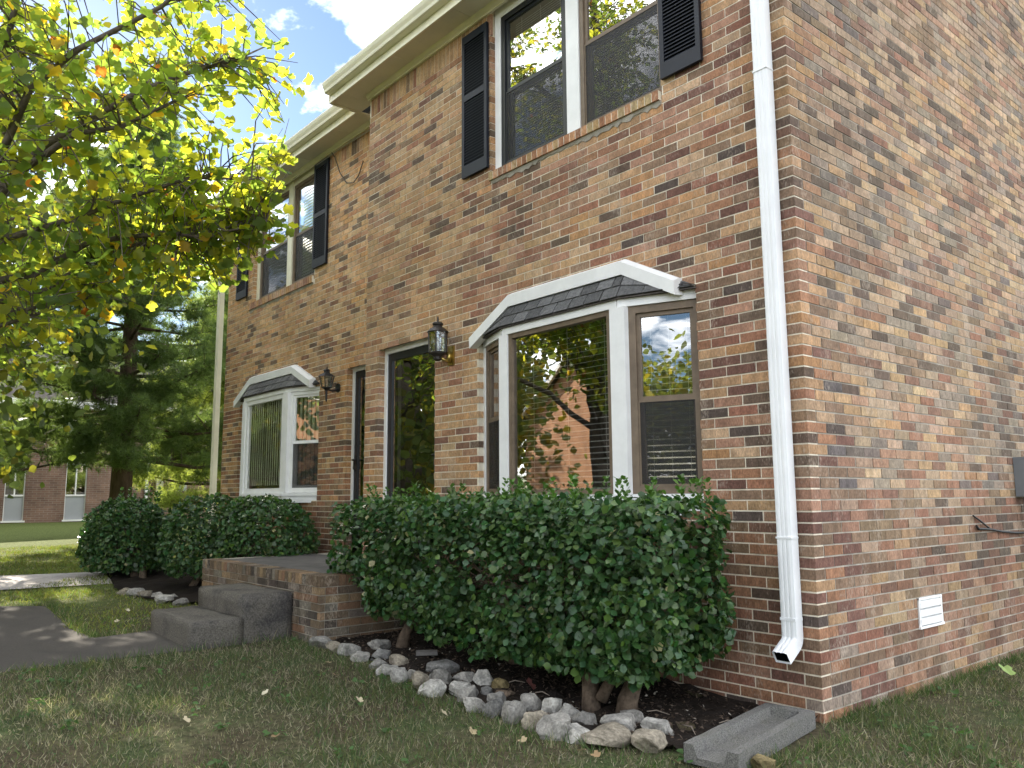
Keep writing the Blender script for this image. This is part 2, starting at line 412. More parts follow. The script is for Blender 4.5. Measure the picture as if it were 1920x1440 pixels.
xs = np.concatenate([np.linspace(-400, -34, 12), np.linspace(-32, -12, 21), np.linspace(-11.5, 7, 75), np.linspace(8, 30, 9), np.linspace(50, 400, 8)])
ys = np.concatenate([np.linspace(-400, -40, 10), np.linspace(-34, -7, 18), np.linspace(-6.5, 3, 39), np.linspace(4, 34, 16), np.linspace(50, 400, 8)])
GX, GY = np.meshgrid(xs, ys, indexing='ij')
GZ = gz(GX, GY) + np.where((np.abs(GX) < 12) & (np.abs(GY) < 7), 0.012 * np.sin(GX * 2.1 + GY) * np.sin(GY * 2.7 - GX * .6), 0)
V = np.stack([GX, GY, GZ], -1).reshape(-1, 3)
nx, ny = len(xs), len(ys)
I, J = np.meshgrid(np.arange(nx - 1), np.arange(ny - 1), indexing='ij')
F = np.stack([I * ny + J, (I + 1) * ny + J, (I + 1) * ny + J + 1, I * ny + J + 1], -1).reshape(-1, 4)
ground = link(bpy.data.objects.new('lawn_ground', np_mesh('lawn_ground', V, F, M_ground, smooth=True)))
tag(ground, 'mown lawn ground running from the flower bed to the far apartments', 'ground', kind='structure')

def sheet(name, outline, lift, mat, label, cat, step=0.12, thick=0.0, noise=0.0, kind='structure'):
    """a strip of ground inside an outline polygon (convex-ish), following the ground"""
    ox = [p[0] for p in outline]; oy = [p[1] for p in outline]
    mb = MB()
    x0, x1, y0, y1 = min(ox), max(ox), min(oy), max(oy)
    import bmesh
    bm = bmesh.new()
    vs = [bm.verts.new((x, y, 0)) for x, y in outline]
    bm.faces.new(vs)
    for a in np.arange(x0 + step, x1, step):
        bmesh.ops.bisect_plane(bm, geom=bm.verts[:] + bm.edges[:] + bm.faces[:], plane_co=(a, 0, 0), plane_no=(1, 0, 0))
    for a in np.arange(y0 + step, y1, step):
        bmesh.ops.bisect_plane(bm, geom=bm.verts[:] + bm.edges[:] + bm.faces[:], plane_co=(0, a, 0), plane_no=(0, 1, 0))
    lr = np.random.default_rng(3)
    for v in bm.verts:
        v.co.z = float(gz(v.co.x, v.co.y)) + lift + (lr.normal() * noise)
    if thick:
        ret = bmesh.ops.extrude_face_region(bm, geom=bm.faces[:])
        for e in ret['geom']:
            if isinstance(e, bmesh.types.BMVert): e.co.z -= thick
        bmesh.ops.recalc_face_normals(bm, faces=bm.faces[:])
    me = bpy.data.meshes.new(name); bm.to_mesh(me); bm.free(); me.materials.append(mat)
    o = link(bpy.data.objects.new(name, me))
    return tag(o, label, cat, kind=kind)

sheet('flower_bed_soil', [(-4.25, -.02), (-4.2, -1.45), (-3.3, -1.45), (-2.4, -1.5), (-1.6, -1.52), (-.6, -1.3), (-.22, -1.15), (-.30, -.25), (-.02, -.25), (-.02, -.02)], 0.022, M_soil,
      'dark bare soil of the flower bed between stone edging and front wall', 'flower bed', step=0.11, noise=0.012)
sheet('planting_soil', [(-11.3, .36), (-11.5, -1.1), (-11.15, -1.6), (-10.3, -1.72), (-9.4, -1.9), (-8.4, -1.9), (-7.35, -1.72), (-7.35, .36)], 0.03, M_soil,
      'dark soil under the two shrubs beside the brick porch', 'flower bed', step=0.2, noise=0.008)
sheet('walkway', [(-4.72, -2.36), (-5.98, -2.4), (-5.95, -2.95), (-6.6, -3.02), (-8.4, -2.92), (-8.75, -3.35), (-12, -3.55), (-12, -4.7), (-4.95, -4.4), (-4.9, -3.6)], 0.012, M_slab,
      'dark stained concrete walk leading to the porch steps', 'walkway', step=0.3, thick=0.1)
sheet('far_path', [(-9.85, -1.45), (-10.3, -3.1), (-11.2, -6.5), (-13.2, -6.5), (-12.05, -2.85), (-11.3, -.9), (-10.6, 1.0), (-9.2, 1.0)][0:1] + [(-10.3, -3.1), (-11.2, -6.5), (-13.2, -6.5), (-12.05, -2.85), (-11.45, -1.3)], 0.014, M_path,
      'pale sunlit path crossing the lawn beyond the shrubs', 'path', step=0.4)

# ------------------------------------------------------------------ brick laying
PAL = {'tan': (.405, .25, .14), 'buff': (.44, .295, .185), 'orange': (.41, .225, .11), 'red': (.255, .118, .08), 'pink': (.33, .185, .125),
       'dark': (.088, .066, .056), 'brown': (.215, .14, .093), 'maroon': (.17, .088, .067), 'greyb': (.25, .195, .155), 'blue': (.13, .11, .105), 'rose': (.36, .245, .175), 'rust': (.30, .155, .09)}
MEAN = {'front': (.30, .172, .098), 'recess': (.36, .215, .115), 'side': (.32, .20, .125), 'porch': (.2, .145, .095)}
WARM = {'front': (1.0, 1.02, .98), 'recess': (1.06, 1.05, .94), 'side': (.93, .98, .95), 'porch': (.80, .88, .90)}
def vnoise(x, y, s=0):
    xi, yi = math.floor(x), math.floor(y); fx, fy = x - xi, y - yi
    h = lambda a, b: ((math.sin(a * 127.1 + b * 311.7 + s * 74.7) * 43758.5453) % 1.0)
    fx, fy = fx * fx * (3 - 2 * fx), fy * fy * (3 - 2 * fy)
    return (h(xi, yi) * (1 - fx) + h(xi + 1, yi) * fx) * (1 - fy) + (h(xi, yi + 1) * (1 - fx) + h(xi + 1, yi + 1) * fx) * fy
def pick(w):
    t = rnd.random() * sum(w.values())
    for k, v in w.items():
        t -= v
        if t <= 0: return k
    return k
def brick_colour(wall, u, z):
    n = vnoise(u * .9 + z * .5, z * 1.7, {'front': 1, 'recess': 2, 'side': 3, 'porch': 4}[wall])
    if wall == 'front':
        w = {'tan': 1.3, 'buff': .35, 'orange': .3, 'red': 1.2, 'pink': 1.5, 'dark': .75, 'brown': 1.0, 'maroon': .75, 'rust': .9}
        if u > 3.6 or z > 5.2: w.update(tan=3.6, buff=1.1, orange=.5, red=.5, maroon=.35, dark=.45, pink=.9, brown=.9)
        if u < 1.4 and z < 4.2: w.update(dark=1.5, brown=1.5, red=.8, tan=1.4)
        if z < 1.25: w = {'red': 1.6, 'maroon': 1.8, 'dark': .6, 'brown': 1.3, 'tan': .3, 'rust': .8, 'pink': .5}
        if n > .60: w['dark'] *= 2.6; w['maroon'] *= 1.8
        if n < .36: w['tan'] = w.get('tan', 1) * 2.2; w['dark'] *= .25; w['maroon'] *= .4
    elif wall == 'recess':
        w = {'tan': 4.2, 'buff': 1.5, 'orange': .9, 'brown': .7, 'maroon': .25, 'dark': .25, 'pink': .4, 'rust': .5}
        if z < 2.9: w = {'tan': 2.2, 'orange': .6, 'brown': 1.3, 'rust': 1.4, 'maroon': .5, 'dark': .4, 'red': .8}
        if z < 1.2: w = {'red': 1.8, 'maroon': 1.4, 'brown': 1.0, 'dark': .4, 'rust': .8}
        if n > .62: w['dark'] *= 3.5; w['maroon'] *= 3
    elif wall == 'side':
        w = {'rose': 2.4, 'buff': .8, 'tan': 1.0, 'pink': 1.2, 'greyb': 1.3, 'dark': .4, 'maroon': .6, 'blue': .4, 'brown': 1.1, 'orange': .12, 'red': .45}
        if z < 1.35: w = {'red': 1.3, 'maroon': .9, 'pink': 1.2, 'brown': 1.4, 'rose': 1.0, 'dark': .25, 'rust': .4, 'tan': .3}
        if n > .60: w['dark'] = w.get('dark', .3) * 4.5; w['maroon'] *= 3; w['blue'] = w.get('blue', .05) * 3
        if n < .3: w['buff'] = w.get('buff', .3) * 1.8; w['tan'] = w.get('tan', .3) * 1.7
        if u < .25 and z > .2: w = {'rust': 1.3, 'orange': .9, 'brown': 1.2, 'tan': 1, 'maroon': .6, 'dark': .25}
    else:
        w = {'brown': 2.2, 'tan': .9, 'rust': .6, 'dark': .5, 'greyb': .8}
    c = PAL[pick(w)]; k = 1.08 * rnd.uniform(.87, 1.13)
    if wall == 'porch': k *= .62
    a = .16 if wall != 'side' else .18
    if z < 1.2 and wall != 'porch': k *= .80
    return tuple(min(.8, (x * (1 - a) + m * a) * k * t * rnd.uniform(.97, 1.03)) for x, m, t in zip(c, MEAN[wall], WARM[wall]))

CH, BL, JT, DEEP = 0.0762, 0.254, 0.0108, 0.1175
def sub(iv, a, b):
    out = []
    for lo, hi, jl, jh in iv:
        if b <= lo or a >= hi: out.append((lo, hi, jl, jh)); continue
        if a > lo: out.append((lo, a, jl, True))
        if b < hi: out.append((b, hi, True, jh))
    return out

house = empty('brick_townhouse', (0, 0, 0))
tag(house, 'two storey brick townhouse with two white bay windows and navy shutters', 'house')

ALL_BRICKS = []   # (wall key, u0, u1, z0, z1, depth, proud, colour)
def lay(wall, u_start, u_end, k0, k1, opens, corner=None, ztop=None):
    for k in range(k0, k1):
        z0 = k * CH + JT * .5; z1 = z0 + CH - JT; zm = (z0 + z1) / 2
        if ztop is not None:
            pass
        off = 0.0
        if corner == 'A': off = 0.0 if k % 2 == 0 else DEEP + JT
        elif corner == 'B': off = 0.0 if k % 2 == 1 else DEEP + JT
        else: off = 0.0 if k % 2 == 0 else -BL / 2
        u = u_start + off
        while u < u_end - .02:
            a = u if (u > u_start + off + 1e-6) else u
            b = u + BL - JT
            a2 = max(a, u_start); b2 = min(b, u_end)
            first = corner is not None and abs(u - u_start) < 1e-6
            iv = [(a2 + rnd.uniform(-.0012, .0012) * (0 if first else 1), b2 + rnd.uniform(-.0012, .0012), first, False)] if b2 - a2 > .025 else []
            for (o0, o1, oz0, oz1) in opens:
                if oz0 < zm < oz1:
                    iv2 = []
                    for t in iv: iv2 += sub([t], o0, o1)
                    iv = [t for t in iv2 if t[1] - t[0] > .03]
            if ztop is not None: iv = [t for t in iv if zm < ztop(t[0])]
            for lo, hi, jl, jh in iv:
                dz = rnd.uniform(-.0007, .0007)
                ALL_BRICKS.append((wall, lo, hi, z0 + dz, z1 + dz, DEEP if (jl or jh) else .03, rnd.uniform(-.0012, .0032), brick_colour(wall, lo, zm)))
            u += BL
def soldier(wall, u0, u1, z0, z1, opens):
    u = u0
    while u < u1 - .03:
        b = min(u + .0667, u1)
        if not any(o0 < (u + b) / 2 < o1 and oz0 < (z0 + z1) / 2 < oz1 for o0, o1, oz0, oz1 in opens):
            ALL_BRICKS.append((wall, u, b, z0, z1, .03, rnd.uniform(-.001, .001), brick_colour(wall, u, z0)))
        u += CH

R = 0.40
XL, XJ = -11.76, -5.97           # left end of recessed unit, jog
# openings in u = -x : (u0,u1,z0,z1)
OP_F = [(1.155, 3.44, 4.60, 6.60), (.885, 3.65, 1.19, 2.955), (4.45, 5.65, -.5, 3.15)]
OP_R = [(8.28, 10.60, 4.60, 6.60), (8.0, 11.0, 1.30, 3.0), (5.97, 7.17, -.5, 3.16)]
VENT = (1.45, 1.87, .305, .535)
lay('front', 0, -XJ, -4, 82, OP_F, 'A')
soldier('front', .002, -XJ, 82 * CH + .004, 6.49, OP_F)
lay('recess', -XJ, -XL, -3, 82, OP_R, None)
soldier('recess', -XJ, -XL, 82 * CH + .004, 6.49, OP_R)
lay('side', 0, 8.5, -6, 112, [VENT], 'B', ztop=lambda u: 6.6 + .52 * min(u + .1, 9.2 - u))
# skip the piece of corner soldier overlap
def to_world(wall, u, d, z):
    """u along the wall, d outwards"""
    if wall == 'front': return (-u, -d, z)
    if wall == 'recess': return (-u, R - d, z)
    return (d, u, z)
def brick_faces(wall, u0, u1, z0, z1, dep, pr):
    P = [to_world(wall, u, d, z) for d in (pr, -dep) for z in (z0, z1) for u in (u0, u1)]
    # 0:(pr,z0,u0) 1:(pr,z0,u1) 2:(pr,z1,u0) 3:(pr,z1,u1) 4..7 back
    fs = [(1, 0, 2, 3), (0, 4, 6, 2), (5, 1, 3, 7), (2, 6, 7, 3), (4, 0, 1, 5)]
    if wall == 'side': fs = [tuple(reversed(q)) for q in fs]
    return P, fs
def pix(P):
    d = Vector(P) - CAM; zc = d.dot(fw)
    if zc < .1: return None
    return 960 + f_px * d.dot(rr) / zc, 720 - f_px * d.dot(uu) / zc
def hidden(wall, x, y):
    if wall == 'front':
        if 615 < x < 1385 and y > 930: return True           # behind the hedge
        if 1405 < x < 1490 and y < 1245: return True         # behind the downspout
        if 905 < x < 1285 and 490 < y < 640: return True
    return False
cand = []
for i, b in enumerate(ALL_BRICKS):
    wall, u0, u1, z0, z1, dep, pr, c = b
    Q = [pix(to_world(wall, u, 0, z)) for u, z in ((u0, z0), (u1, z0), (u1, z1), (u0, z1))]
    if any(q is None for q in Q): continue
    cx = sum(q[0] for q in Q) / 4; cy = sum(q[1] for q in Q) / 4
    if not (0 < cx < 1920 and 0 < cy < 1440) or hidden(wall, cx, cy): continue
    ar = abs(sum(Q[j][0] * Q[(j + 1) % 4][1] - Q[(j + 1) % 4][0] * Q[j][1] for j in range(4))) / 2
    cand.append((ar, i))
cand.sort(reverse=True)
single = {i for _, i in cand[:300]}

def slab(name, wall, u0, u1, z0, z1, opens, mat, back=.118):
    us = sorted({u0, u1, *[o[0] - .007 for o in opens], *[o[1] + .007 for o in opens]}); us = [u for u in us if u0 <= u <= u1]
    zs = sorted({z0, z1, *[o[2] for o in opens], *[o[3] for o in opens]}); zs = [z for z in zs if z0 <= z <= z1]
    isop = lambda u, z: any(o[0] - .0071 < u < o[1] + .0071 and o[2] < z < o[3] for o in opens)
    mb = MB()
    for a, b in zip(us, us[1:]):
        for c, d in zip(zs, zs[1:]):
            if isop((a + b) / 2, (c + d) / 2): continue
            for dd in (-.0032, -back): mb.face([to_world(wall, *q) for q in ((a, dd, c), (b, dd, c), (b, dd, d), (a, dd, d))])
            for (e, s) in ((a, -1), (b, 1)):
                n = e + s * .002
                if n < u0 or n > u1 or isop(n, (c + d) / 2):
                    mb.face([to_world(wall, e, dd, zz) for dd, zz in ((-.0032, c), (-back, c), (-back, d), (-.0032, d))])
            for (e, s) in ((c, -1), (d, 1)):
                n = e + s * .002
                if n < z0 or n > z1 or isop((a + b) / 2, n):
                    mb.face([to_world(wall, uu_, dd, e) for uu_, dd in ((a, -.0032), (a, -back), (b, -back), (b, -.0032))])
    return mb.build(name, mat, house)
w_front = slab('front_wall', 'front', .0032, -XJ - .002, -.6, 6.75, OP_F, M_mortar)
w_recess = slab('recessed_wall', 'recess', -XJ, -XL, -.4, 6.75, [(5.975, 7.17, -.39, 3.16)] + OP_R[:2], M_mortar)
mb = MB(); mb.box(XJ, XJ + .11, .012, .396, -.4, 6.75); mb.build('return_wall', M_mortar, house)
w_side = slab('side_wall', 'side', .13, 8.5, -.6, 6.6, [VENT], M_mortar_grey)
mb = MB()
mb.face([(-.0032, .13, 6.6), (-.0032, 8.5, 6.6), (-.0032, 4.55, 8.9)]); mb.face([(-.12, .13, 6.6), (-.12, 8.5, 6.6), (-.12, 4.55, 8.9)])
mb.box(-.118, -.0033, .0033, .13, -.6, 6.6)
mb.build('gable_infill', M_mortar_grey, house)
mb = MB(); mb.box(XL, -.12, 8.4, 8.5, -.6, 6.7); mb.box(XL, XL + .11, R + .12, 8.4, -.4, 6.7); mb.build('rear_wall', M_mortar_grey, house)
mb = MB(); mb.box(XL + .12, -.13, 3.2, 3.3, -.2, 6.6); mb.box(XL + .12, -.13, .7, 3.2, 3.55, 3.75); mb.build('inner_wall', M_room, house)

stuff = {'front': MB(), 'recess': MB(), 'side': MB()}
PALV = [tuple(min(.8, x * k) for x in c) for c in PAL.values() for k in (.88, 1.08)]
cache = {}
par = {'front': w_front, 'recess': w_recess, 'side': w_side}
for i, (wall, u0, u1, z0, z1, dep, pr, c) in enumerate(ALL_BRICKS):
    if i in single:
        L = round((u1 - u0) * 100) / 100 if u1 - u0 < .236 else BL - JT
        ci = min(range(len(PALV)), key=lambda j: sum((PALV[j][q] - c[q]) ** 2 for q in range(3)))
        key = (wall, L, dep, ci)
        if key not in cache:
            P, fs = brick_faces(wall, -L / 2, L / 2, -(CH - JT) / 2, (CH - JT) / 2, dep, 0)
            o0 = to_world(wall, 0, 0, 0); P = [tuple(p[j] - o0[j] for j in range(3)) for p in P]
            m_ = MB(); m_.poly(P, fs, PALV[ci]); cache[key] = m_.mesh('brick', M_brick)
        o = bpy.data.objects.new('brick', cache[key]); o.location = to_world(wall, (u0 + u1) / 2, pr, (z0 + z1) / 2)
        link(o, par[wall])
    else:
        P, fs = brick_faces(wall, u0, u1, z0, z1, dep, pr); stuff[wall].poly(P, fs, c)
for k, mbx in stuff.items():
    tag(mbx.build('brickwork', M_brick, par[k]), kind='stuff')

# ------------------------------------------------------------------ roof, eaves
mb = MB()
EV = 6.72
for xa, xb, yo in ((-6.44, .12, 0.0), (-12.25, -6.44, R)):
    mb.poly([(xa, yo - .36, EV), (xb, yo - .36, EV), (xb, 4.6, EV + .5 * (4.96 - yo)), (xa, 4.6, EV + .5 * (4.96 - yo)),
             (xa, yo - .36, EV + .06), (xb, yo - .36, EV + .06), (xb, 4.6, EV + .06 + .5 * (4.96 - yo)), (xa, 4.6, EV + .06 + .5 * (4.96 - yo))],
            [(3, 2, 1, 0), (4, 5, 6, 7), (0, 1, 5, 4), (1, 2, 6, 5), (2, 3, 7, 6), (3, 0, 4, 7)])
mb.box(-12.25, .12, 4.6, 9.2, 8.5, 9.2)
mb.build('roof', M_roof, house)
def eave(xa, xb, yo):
    mb = MB()   # soffit board and frieze with its crown strip
    mb.box(xa, xb, yo - .325, yo + .12, 6.553, 6.575)
    for x in np.arange(xa + .3, xb, 1.22): mb.box(x, x + .012, yo - .32, yo - .07, 6.549, 6.554)
    mb.build('soffit', M_soffit, house)
    mb = MB()
    mb.extrude([(yo - .002, 6.492), (yo - .03, 6.492), (yo - .034, 6.51), (yo - .06, 6.53), (yo - .075, 6.552), (yo - .002, 6.552)], max(xa, -5.975 if yo == 0 else xa), xb)
    mb.build('frieze_trim', M_cream, house)
    mb = MB()
    mb.extrude([(yo - .325, 6.535), (yo - .348, 6.535), (yo - .348, 6.57), (yo - .338, 6.575), (yo - .338, 6.74), (yo - .325, 6.74)], xa, xb)
    mb.build('fascia', M_cream, house)
    mb = MB()   # ogee gutter
    mb.extrude([(yo - .340, 6.645), (yo - .405, 6.645), (yo - .425, 6.655), (yo - .432, 6.69), (yo - .452, 6.73), (yo - .462, 6.765), (yo - .462, 6.785), (yo - .446, 6.785), (yo - .446, 6.76), (yo - .34, 6.70)], xa, xb)
    mb.build('gutter', M_cream, house)
eave(-6.44, .14, 0.0)
eave(-12.3, -6.445, R)
mb = MB(); mb.box(-6.465, -6.443, -.345, .055, 6.545, 6.72); mb.box(-6.46, -6.41, -.32, .2, 6.536, 6.553); mb.build('eave_return', M_soffit, house)

# ------------------------------------------------------------------ downspouts
def downspout(x0, x1, ya, yb, zt, zb, mat, elbow=True, top_y=None, ribs=True):
    mb = MB()
    # profile in xy with ribbed front
    n = 3; prof = [(x0, yb)]
    prof.append((x0, ya + .006))
    for i in range(n):
        a = x0 + .008 + (x1 - x0 - .016) * i / n; w_ = (x1 - x0 - .016) / n
        prof += [(a, ya + .003), (a + w_ * .2, ya), (a + w_ * .7, ya), (a + w_ * .9, ya + .003)]
    prof += [(x1, ya + .006), (x1, yb)]
    def ringf(z, dy=0, tilt=0):
        return [(x, y + dy, z + (ya - y) * tilt) for x, y in prof]
    rings = [ringf(zt), ringf(zb)]
    if elbow:
        cz, ra = zb, .10
        piv = ya - .02
        for t in np.linspace(0, 1.02, 7)[1:]:
            ca, sa = math.cos(t), math.sin(t)
            rg = []
            for x, y in prof:
                q = y - piv                      # distance from pivot line (front of pipe)
                rg.append((x, piv + q * ca, cz - q * sa))
            rings.append(rg)
        last = rings[-1]; dv = (0, -math.sin(1.02) * .0, 0)
        ext = .135
        rings.append([(x, y - ext * math.sin(1.02), z - ext * math.cos(1.02)) for x, y, z in last])
    m = len(prof); vs = [q for rg in rings for q in rg]; fs = []
    for i in range(len(rings) - 1):
        for k in range(m):
            fs.append((i * m + k, i * m + (k + 1) % m, (i + 1) * m + (k + 1) % m, (i + 1) * m + k))
    mb.poly(vs, fs)
    o = mb.build('downspout', mat, house)
    if elbow:
        c = [sum(q[j] for q in rings[-1]) / m for j in range(3)]
        d = MB(); d.face([tuple(c[j] + (q[j] - c[j]) * .93 + (0, .012, .008)[j] for j in range(3)) for q in rings[-1]]); d.build('outlet', M_dark, o)
    for zj in ((4.42, 1.05) if elbow else (4.5,)):
        d = MB(); d.box(x0 - .004, x1 + .004, ya - .004, yb, zj - .012, zj); d.build('joint', mat, o)
    for zj in ((.52,) if elbow else ()):
        d = MB(); d.box(x0 - .002, x1 + .002, ya - .003, yb, zj - .02, zj); d.build('strap', mat, o)
    return o
downspout(-.215, -.105, -.105, -.018, 6.66, .40, M_ds)
downspout(-12.02, -11.90, R - .11, R - .02, 6.6, .3, M_cream, elbow=False)

# ------------------------------------------------------------------ shutters
def shutter(x0, x1, z0, z1, y, mid):
    t = .032
    mb = MB(); st = .045
    mb.box(x0, x0 + st, y - t, y, z0, z1); mb.box(x1 - st, x1, y - t, y, z0, z1)
    mb.box(x0 + st, x1 - st, y - t, y, z0, z0 + .13); mb.box(x0 + st, x1 - st, y - t, y, z1 - .09, z1); mb.box(x0 + st, x1 - st, y - t, y, mid - .035, mid + .035)
    mb.box(x0 + st, x1 - st, y - .006, y, z0 + .13, z1 - .09)
    o = mb.build('shutter', M_navy, house)
    me = None
    for a, b in ((z0 + .13, mid - .035), (mid + .035, z1 - .09)):
        n = int((b - a) / .031)
        for i in range(n):
            if me is None:
                s = MB(); w_ = (x1 - x0 - 2 * st - .002)
                s.poly([(-w_ / 2, -.012, -.016), (w_ / 2, -.012, -.016), (w_ / 2, .012, .012), (-w_ / 2, .012, .012), (-w_ / 2, -.012, -.010), (w_ / 2, -.012, -.010), (w_ / 2, .012, .018), (-w_ / 2, .012, .018)],
                       [(0, 1, 5, 4), (4, 5, 6, 7), (3, 2, 1, 0), (0, 4, 7, 3), (1, 2, 6, 5)])
                me = s.mesh('slat', M_navy)
            q = bpy.data.objects.new('slat', me); q.location = ((x0 + x1) / 2, y - .018, a + (i + .5) * (b - a) / n); link(q, o)
    return o
shutter(-3.895, -3.455, 4.76, 6.40, -.012, 5.665)
shutter(-1.125, -.715, 4.76, 6.40, -.012, 5.665)
shutter(-11.29, -10.83, 4.88, 6.46, R - .012, 5.68)
shutter(-8.275, -7.83, 4.80, 6.46, R - .012, 5.62)

# ------------------------------------------------------------------ windows
def slats(parent, x0, x1, y, z0, z1, pitch_, depth, tilt, mat=M_blind, M=None):
    me = None; w_ = x1 - x0
    n = int((z1 - z0) / pitch_)
    for i in range(n):
        if me is None:
            s = MB(); c, sn = math.cos(tilt) * depth / 2, math.sin(tilt) * depth / 2
            s.poly([(-w_ / 2, -c, -sn), (w_ / 2, -c, -sn), (w_ / 2, 0, .003), (-w_ / 2, 0, .003), (w_ / 2, c, sn), (-w_ / 2, c, sn)], [(0, 1, 2, 3), (3, 2, 4, 5)])
            me = s.mesh('blind_slat', mat)
        q = bpy.data.objects.new('blind_slat', me)
        p = Vector(((x0 + x1) / 2, y, z0 + (i + .5) * pitch_))
        if M is not None: q.matrix_local = M @ Matrix.Translation(p)
        else: q.location = p
        link(q, parent)
    s = MB()
    for fx in (.14, .5, .86):
        xx = x0 + w_ * fx; s.box(xx - .0012, xx + .0012, y - depth / 2, y - depth / 2 + .002, z0, z1, M=M)
    s.build('blind_cord', mat, parent)

def sash_frame(mb, x0, x1, y0, y1, z0, z1, w, M=None, wb=None):
    wb = w if wb is None else wb
    mb.box(x0, x0 + w, y0, y1, z0, z1, M=M); mb.box(x1 - w, x1, y0, y1, z0, z1, M=M)
    mb.box(x0 + w, x1 - w, y0, y1, z0, z0 + wb, M=M); mb.box(x0 + w, x1 - w, y0, y1, z1 - w, z1, M=M)

def pane(parent, x0, x1, y, z0, z1, mat=M_glass, M=None, name='pane'):
    s = MB(); q_ = [(x0, y, z0), (x1, y, z0), (x1, y, z1), (x0, y, z1)]
    s.face([tuple(M @ Vector(p)) for p in q_] if M is not None else q_)
    return s.build(name, mat, parent)

def double_hung(x0, x1, y, z0, z1, zm, mat, mat_in=None, M=None, fw_=.055, blind=None, screen=True, name='window', parent=house):
    """two sashes in a frame; y is the outer face"""
    mat_in = mat_in or mat
    mb = MB(); sash_frame(mb, x0, x1, y, y + .09, z0, z1, fw_, M)
    w = mb.build(name, mat, parent)
    up = MB(); sash_frame(up, x0 + fw_, x1 - fw_, y + .02, y + .05, zm - .02, z1 - fw_, .035, M); up.build('upper_sash', mat_in, w)
    lo = MB(); sash_frame(lo, x0 + fw_, x1 - fw_, y + .052, y + .082, z0 + fw_, zm + .02, .04, M, .055); lo.build('lower_sash', mat_in, w)
    pane(w, x0 + fw_ + .033, x1 - fw_ - .033, y + .035, zm + .01, z1 - fw_ - .03, M=M)
    pane(w, x0 + fw_ + .038, x1 - fw_ - .038, y + .067, z0 + fw_ + .05, zm - .015, M=M)
    if screen:
        sc = MB(); sc.box(x0 + fw_ + .004, x1 - fw_ - .004, y + .012, y + .0135, z0 + fw_ + .002, zm - .02, M=M); sc.build('insect_screen', M_screen, w)
        sf = MB(); sash_frame(sf, x0 + fw_ + .001, x1 - fw_ - .001, y + .008, y + .018, z0 + fw_ + .001, zm - .019, .014, M); sf.build('screen_frame', mat_in, w)
    if blind: slats(w, x0 + fw_ + .03, x1 - fw_ - .03, y + .13, z0 + .06, z1 - .05, *blind, M=M)
    return w

def brick_sill(x0, x1, y, z0, z1, wall):
    """rowlock sill sloping outwards"""
    o = MB(); o.box(x0, x1, y + .0, y + .115, z0 - .012, z0); w = o.build('window_sill', M_mortar, house)
    n = max(1, round((x1 - x0) / CH)); step = (x1 - x0) / n; ms = {}
    for i in range(n):
        c = brick_colour('recess', 9 + i * .1, 5); ci = rnd.randrange(5)
        if ci not in ms:
            s = MB(); hw = step / 2 - .0045
            s.poly([(-hw, -.035, 0), (hw, -.035, 0), (hw, .10, 0), (-hw, .10, 0), (-hw, -.035, z1 - z0 - .012), (hw, -.035, z1 - z0 - .012), (hw, .10, z1 - z0 + .012), (-hw, .10, z1 - z0 + .012)],
                   [(3, 2, 1, 0), (4, 5, 6, 7), (0, 1, 5, 4), (1, 2, 6, 5), (3, 0, 4, 7)], tuple(x * rnd.uniform(.85, 1.1) for x in (PAL['tan'] if ci < 2 else PAL['orange'] if ci < 3 else PAL['rust'])))
            ms[ci] = s.mesh('brick', M_brick)
        q = bpy.data.objects.new('brick', ms[ci]); q.location = (x0 + (i + .5) * step, y, z0); link(q, w)
    s = MB(); s.box(x0 + .003, x1 - .003, y - .0325, y + .09, z0 + .003, z1 - .016); s.build('mortar_joint', M_mortar, w)
    s = MB(); k_ = 46; low = [rnd.uniform(.006, .05) * (1 if rnd.random() < .75 else .4) for _ in range(k_ + 1)]
    for i in range(k_):
        xa, xb = x0 + .02 + (x1 - x0 - .02) * i / k_, x0 + .02 + (x1 - x0 - .02) * (i + 1) / k_
        s.face([(xa, y - .006, z0 - .012 - low[i]), (xb, y - .006, z0 - .012 - low[i + 1]), (xb, y - .018, z0 - .002), (xa, y - .018, z0 - .002)])
    s.build('mortar_smear', M_mortar_grey, w)

# upper window pair, right unit
brick_sill(-3.44, -1.158, 0, 4.602, 4.70, 'front')
mb = MB()
mb.box(-3.438, -3.345, .062, .118, 4.70, 6.55); mb.box(-2.335, -2.165, .05, .118, 4.70, 6.55); mb.box(-3.345, -2.335, .062, .118, 6.43, 6.55); mb.box(-2.165, -1.158, .062, .118, 6.43, 6.55)
mb.build('window_casing', M_white, house)
double_hung(-3.34, -2.34, .068, 4.71, 6.43, 5.57, M_black_frame, blind=(.026, .025, math.radians(38)), fw_=.06)
double_hung(-2.16, -1.158, .062, 4.705, 6.43, 5.57, M_bronze, M_bronze, blind=(.026, .025, math.radians(30)), fw_=.05)
# upper window pair, left unit
brick_sill(-10.75, -8.28, R, 4.60, 4.72, 'recess')
mb = MB()
mb.box(-10.598, -10.49, R + .055, R + .118, 4.72, 6.55); mb.box(-9.36, -9.2, R + .045, R + .118, 4.72, 6.55); mb.box(-10.49, -9.36, R + .06, R + .118, 6.43, 6.55); mb.box(-9.2, -8.285, R + .06, R + .118, 6.43, 6.55)
mb.build('window_casing', M_cream, house)
double_hung(-10.485, -9.365, R + .068, 4.73, 6.43, 5.58, M_bronze, M_bronze, blind=(.05, .048, math.radians(55)))
double_hung(-9.195, -8.285, R + .068, 4.73, 6.43, 5.58, M_bronze, M_bronze, blind=(.05, .048, math.radians(62)))

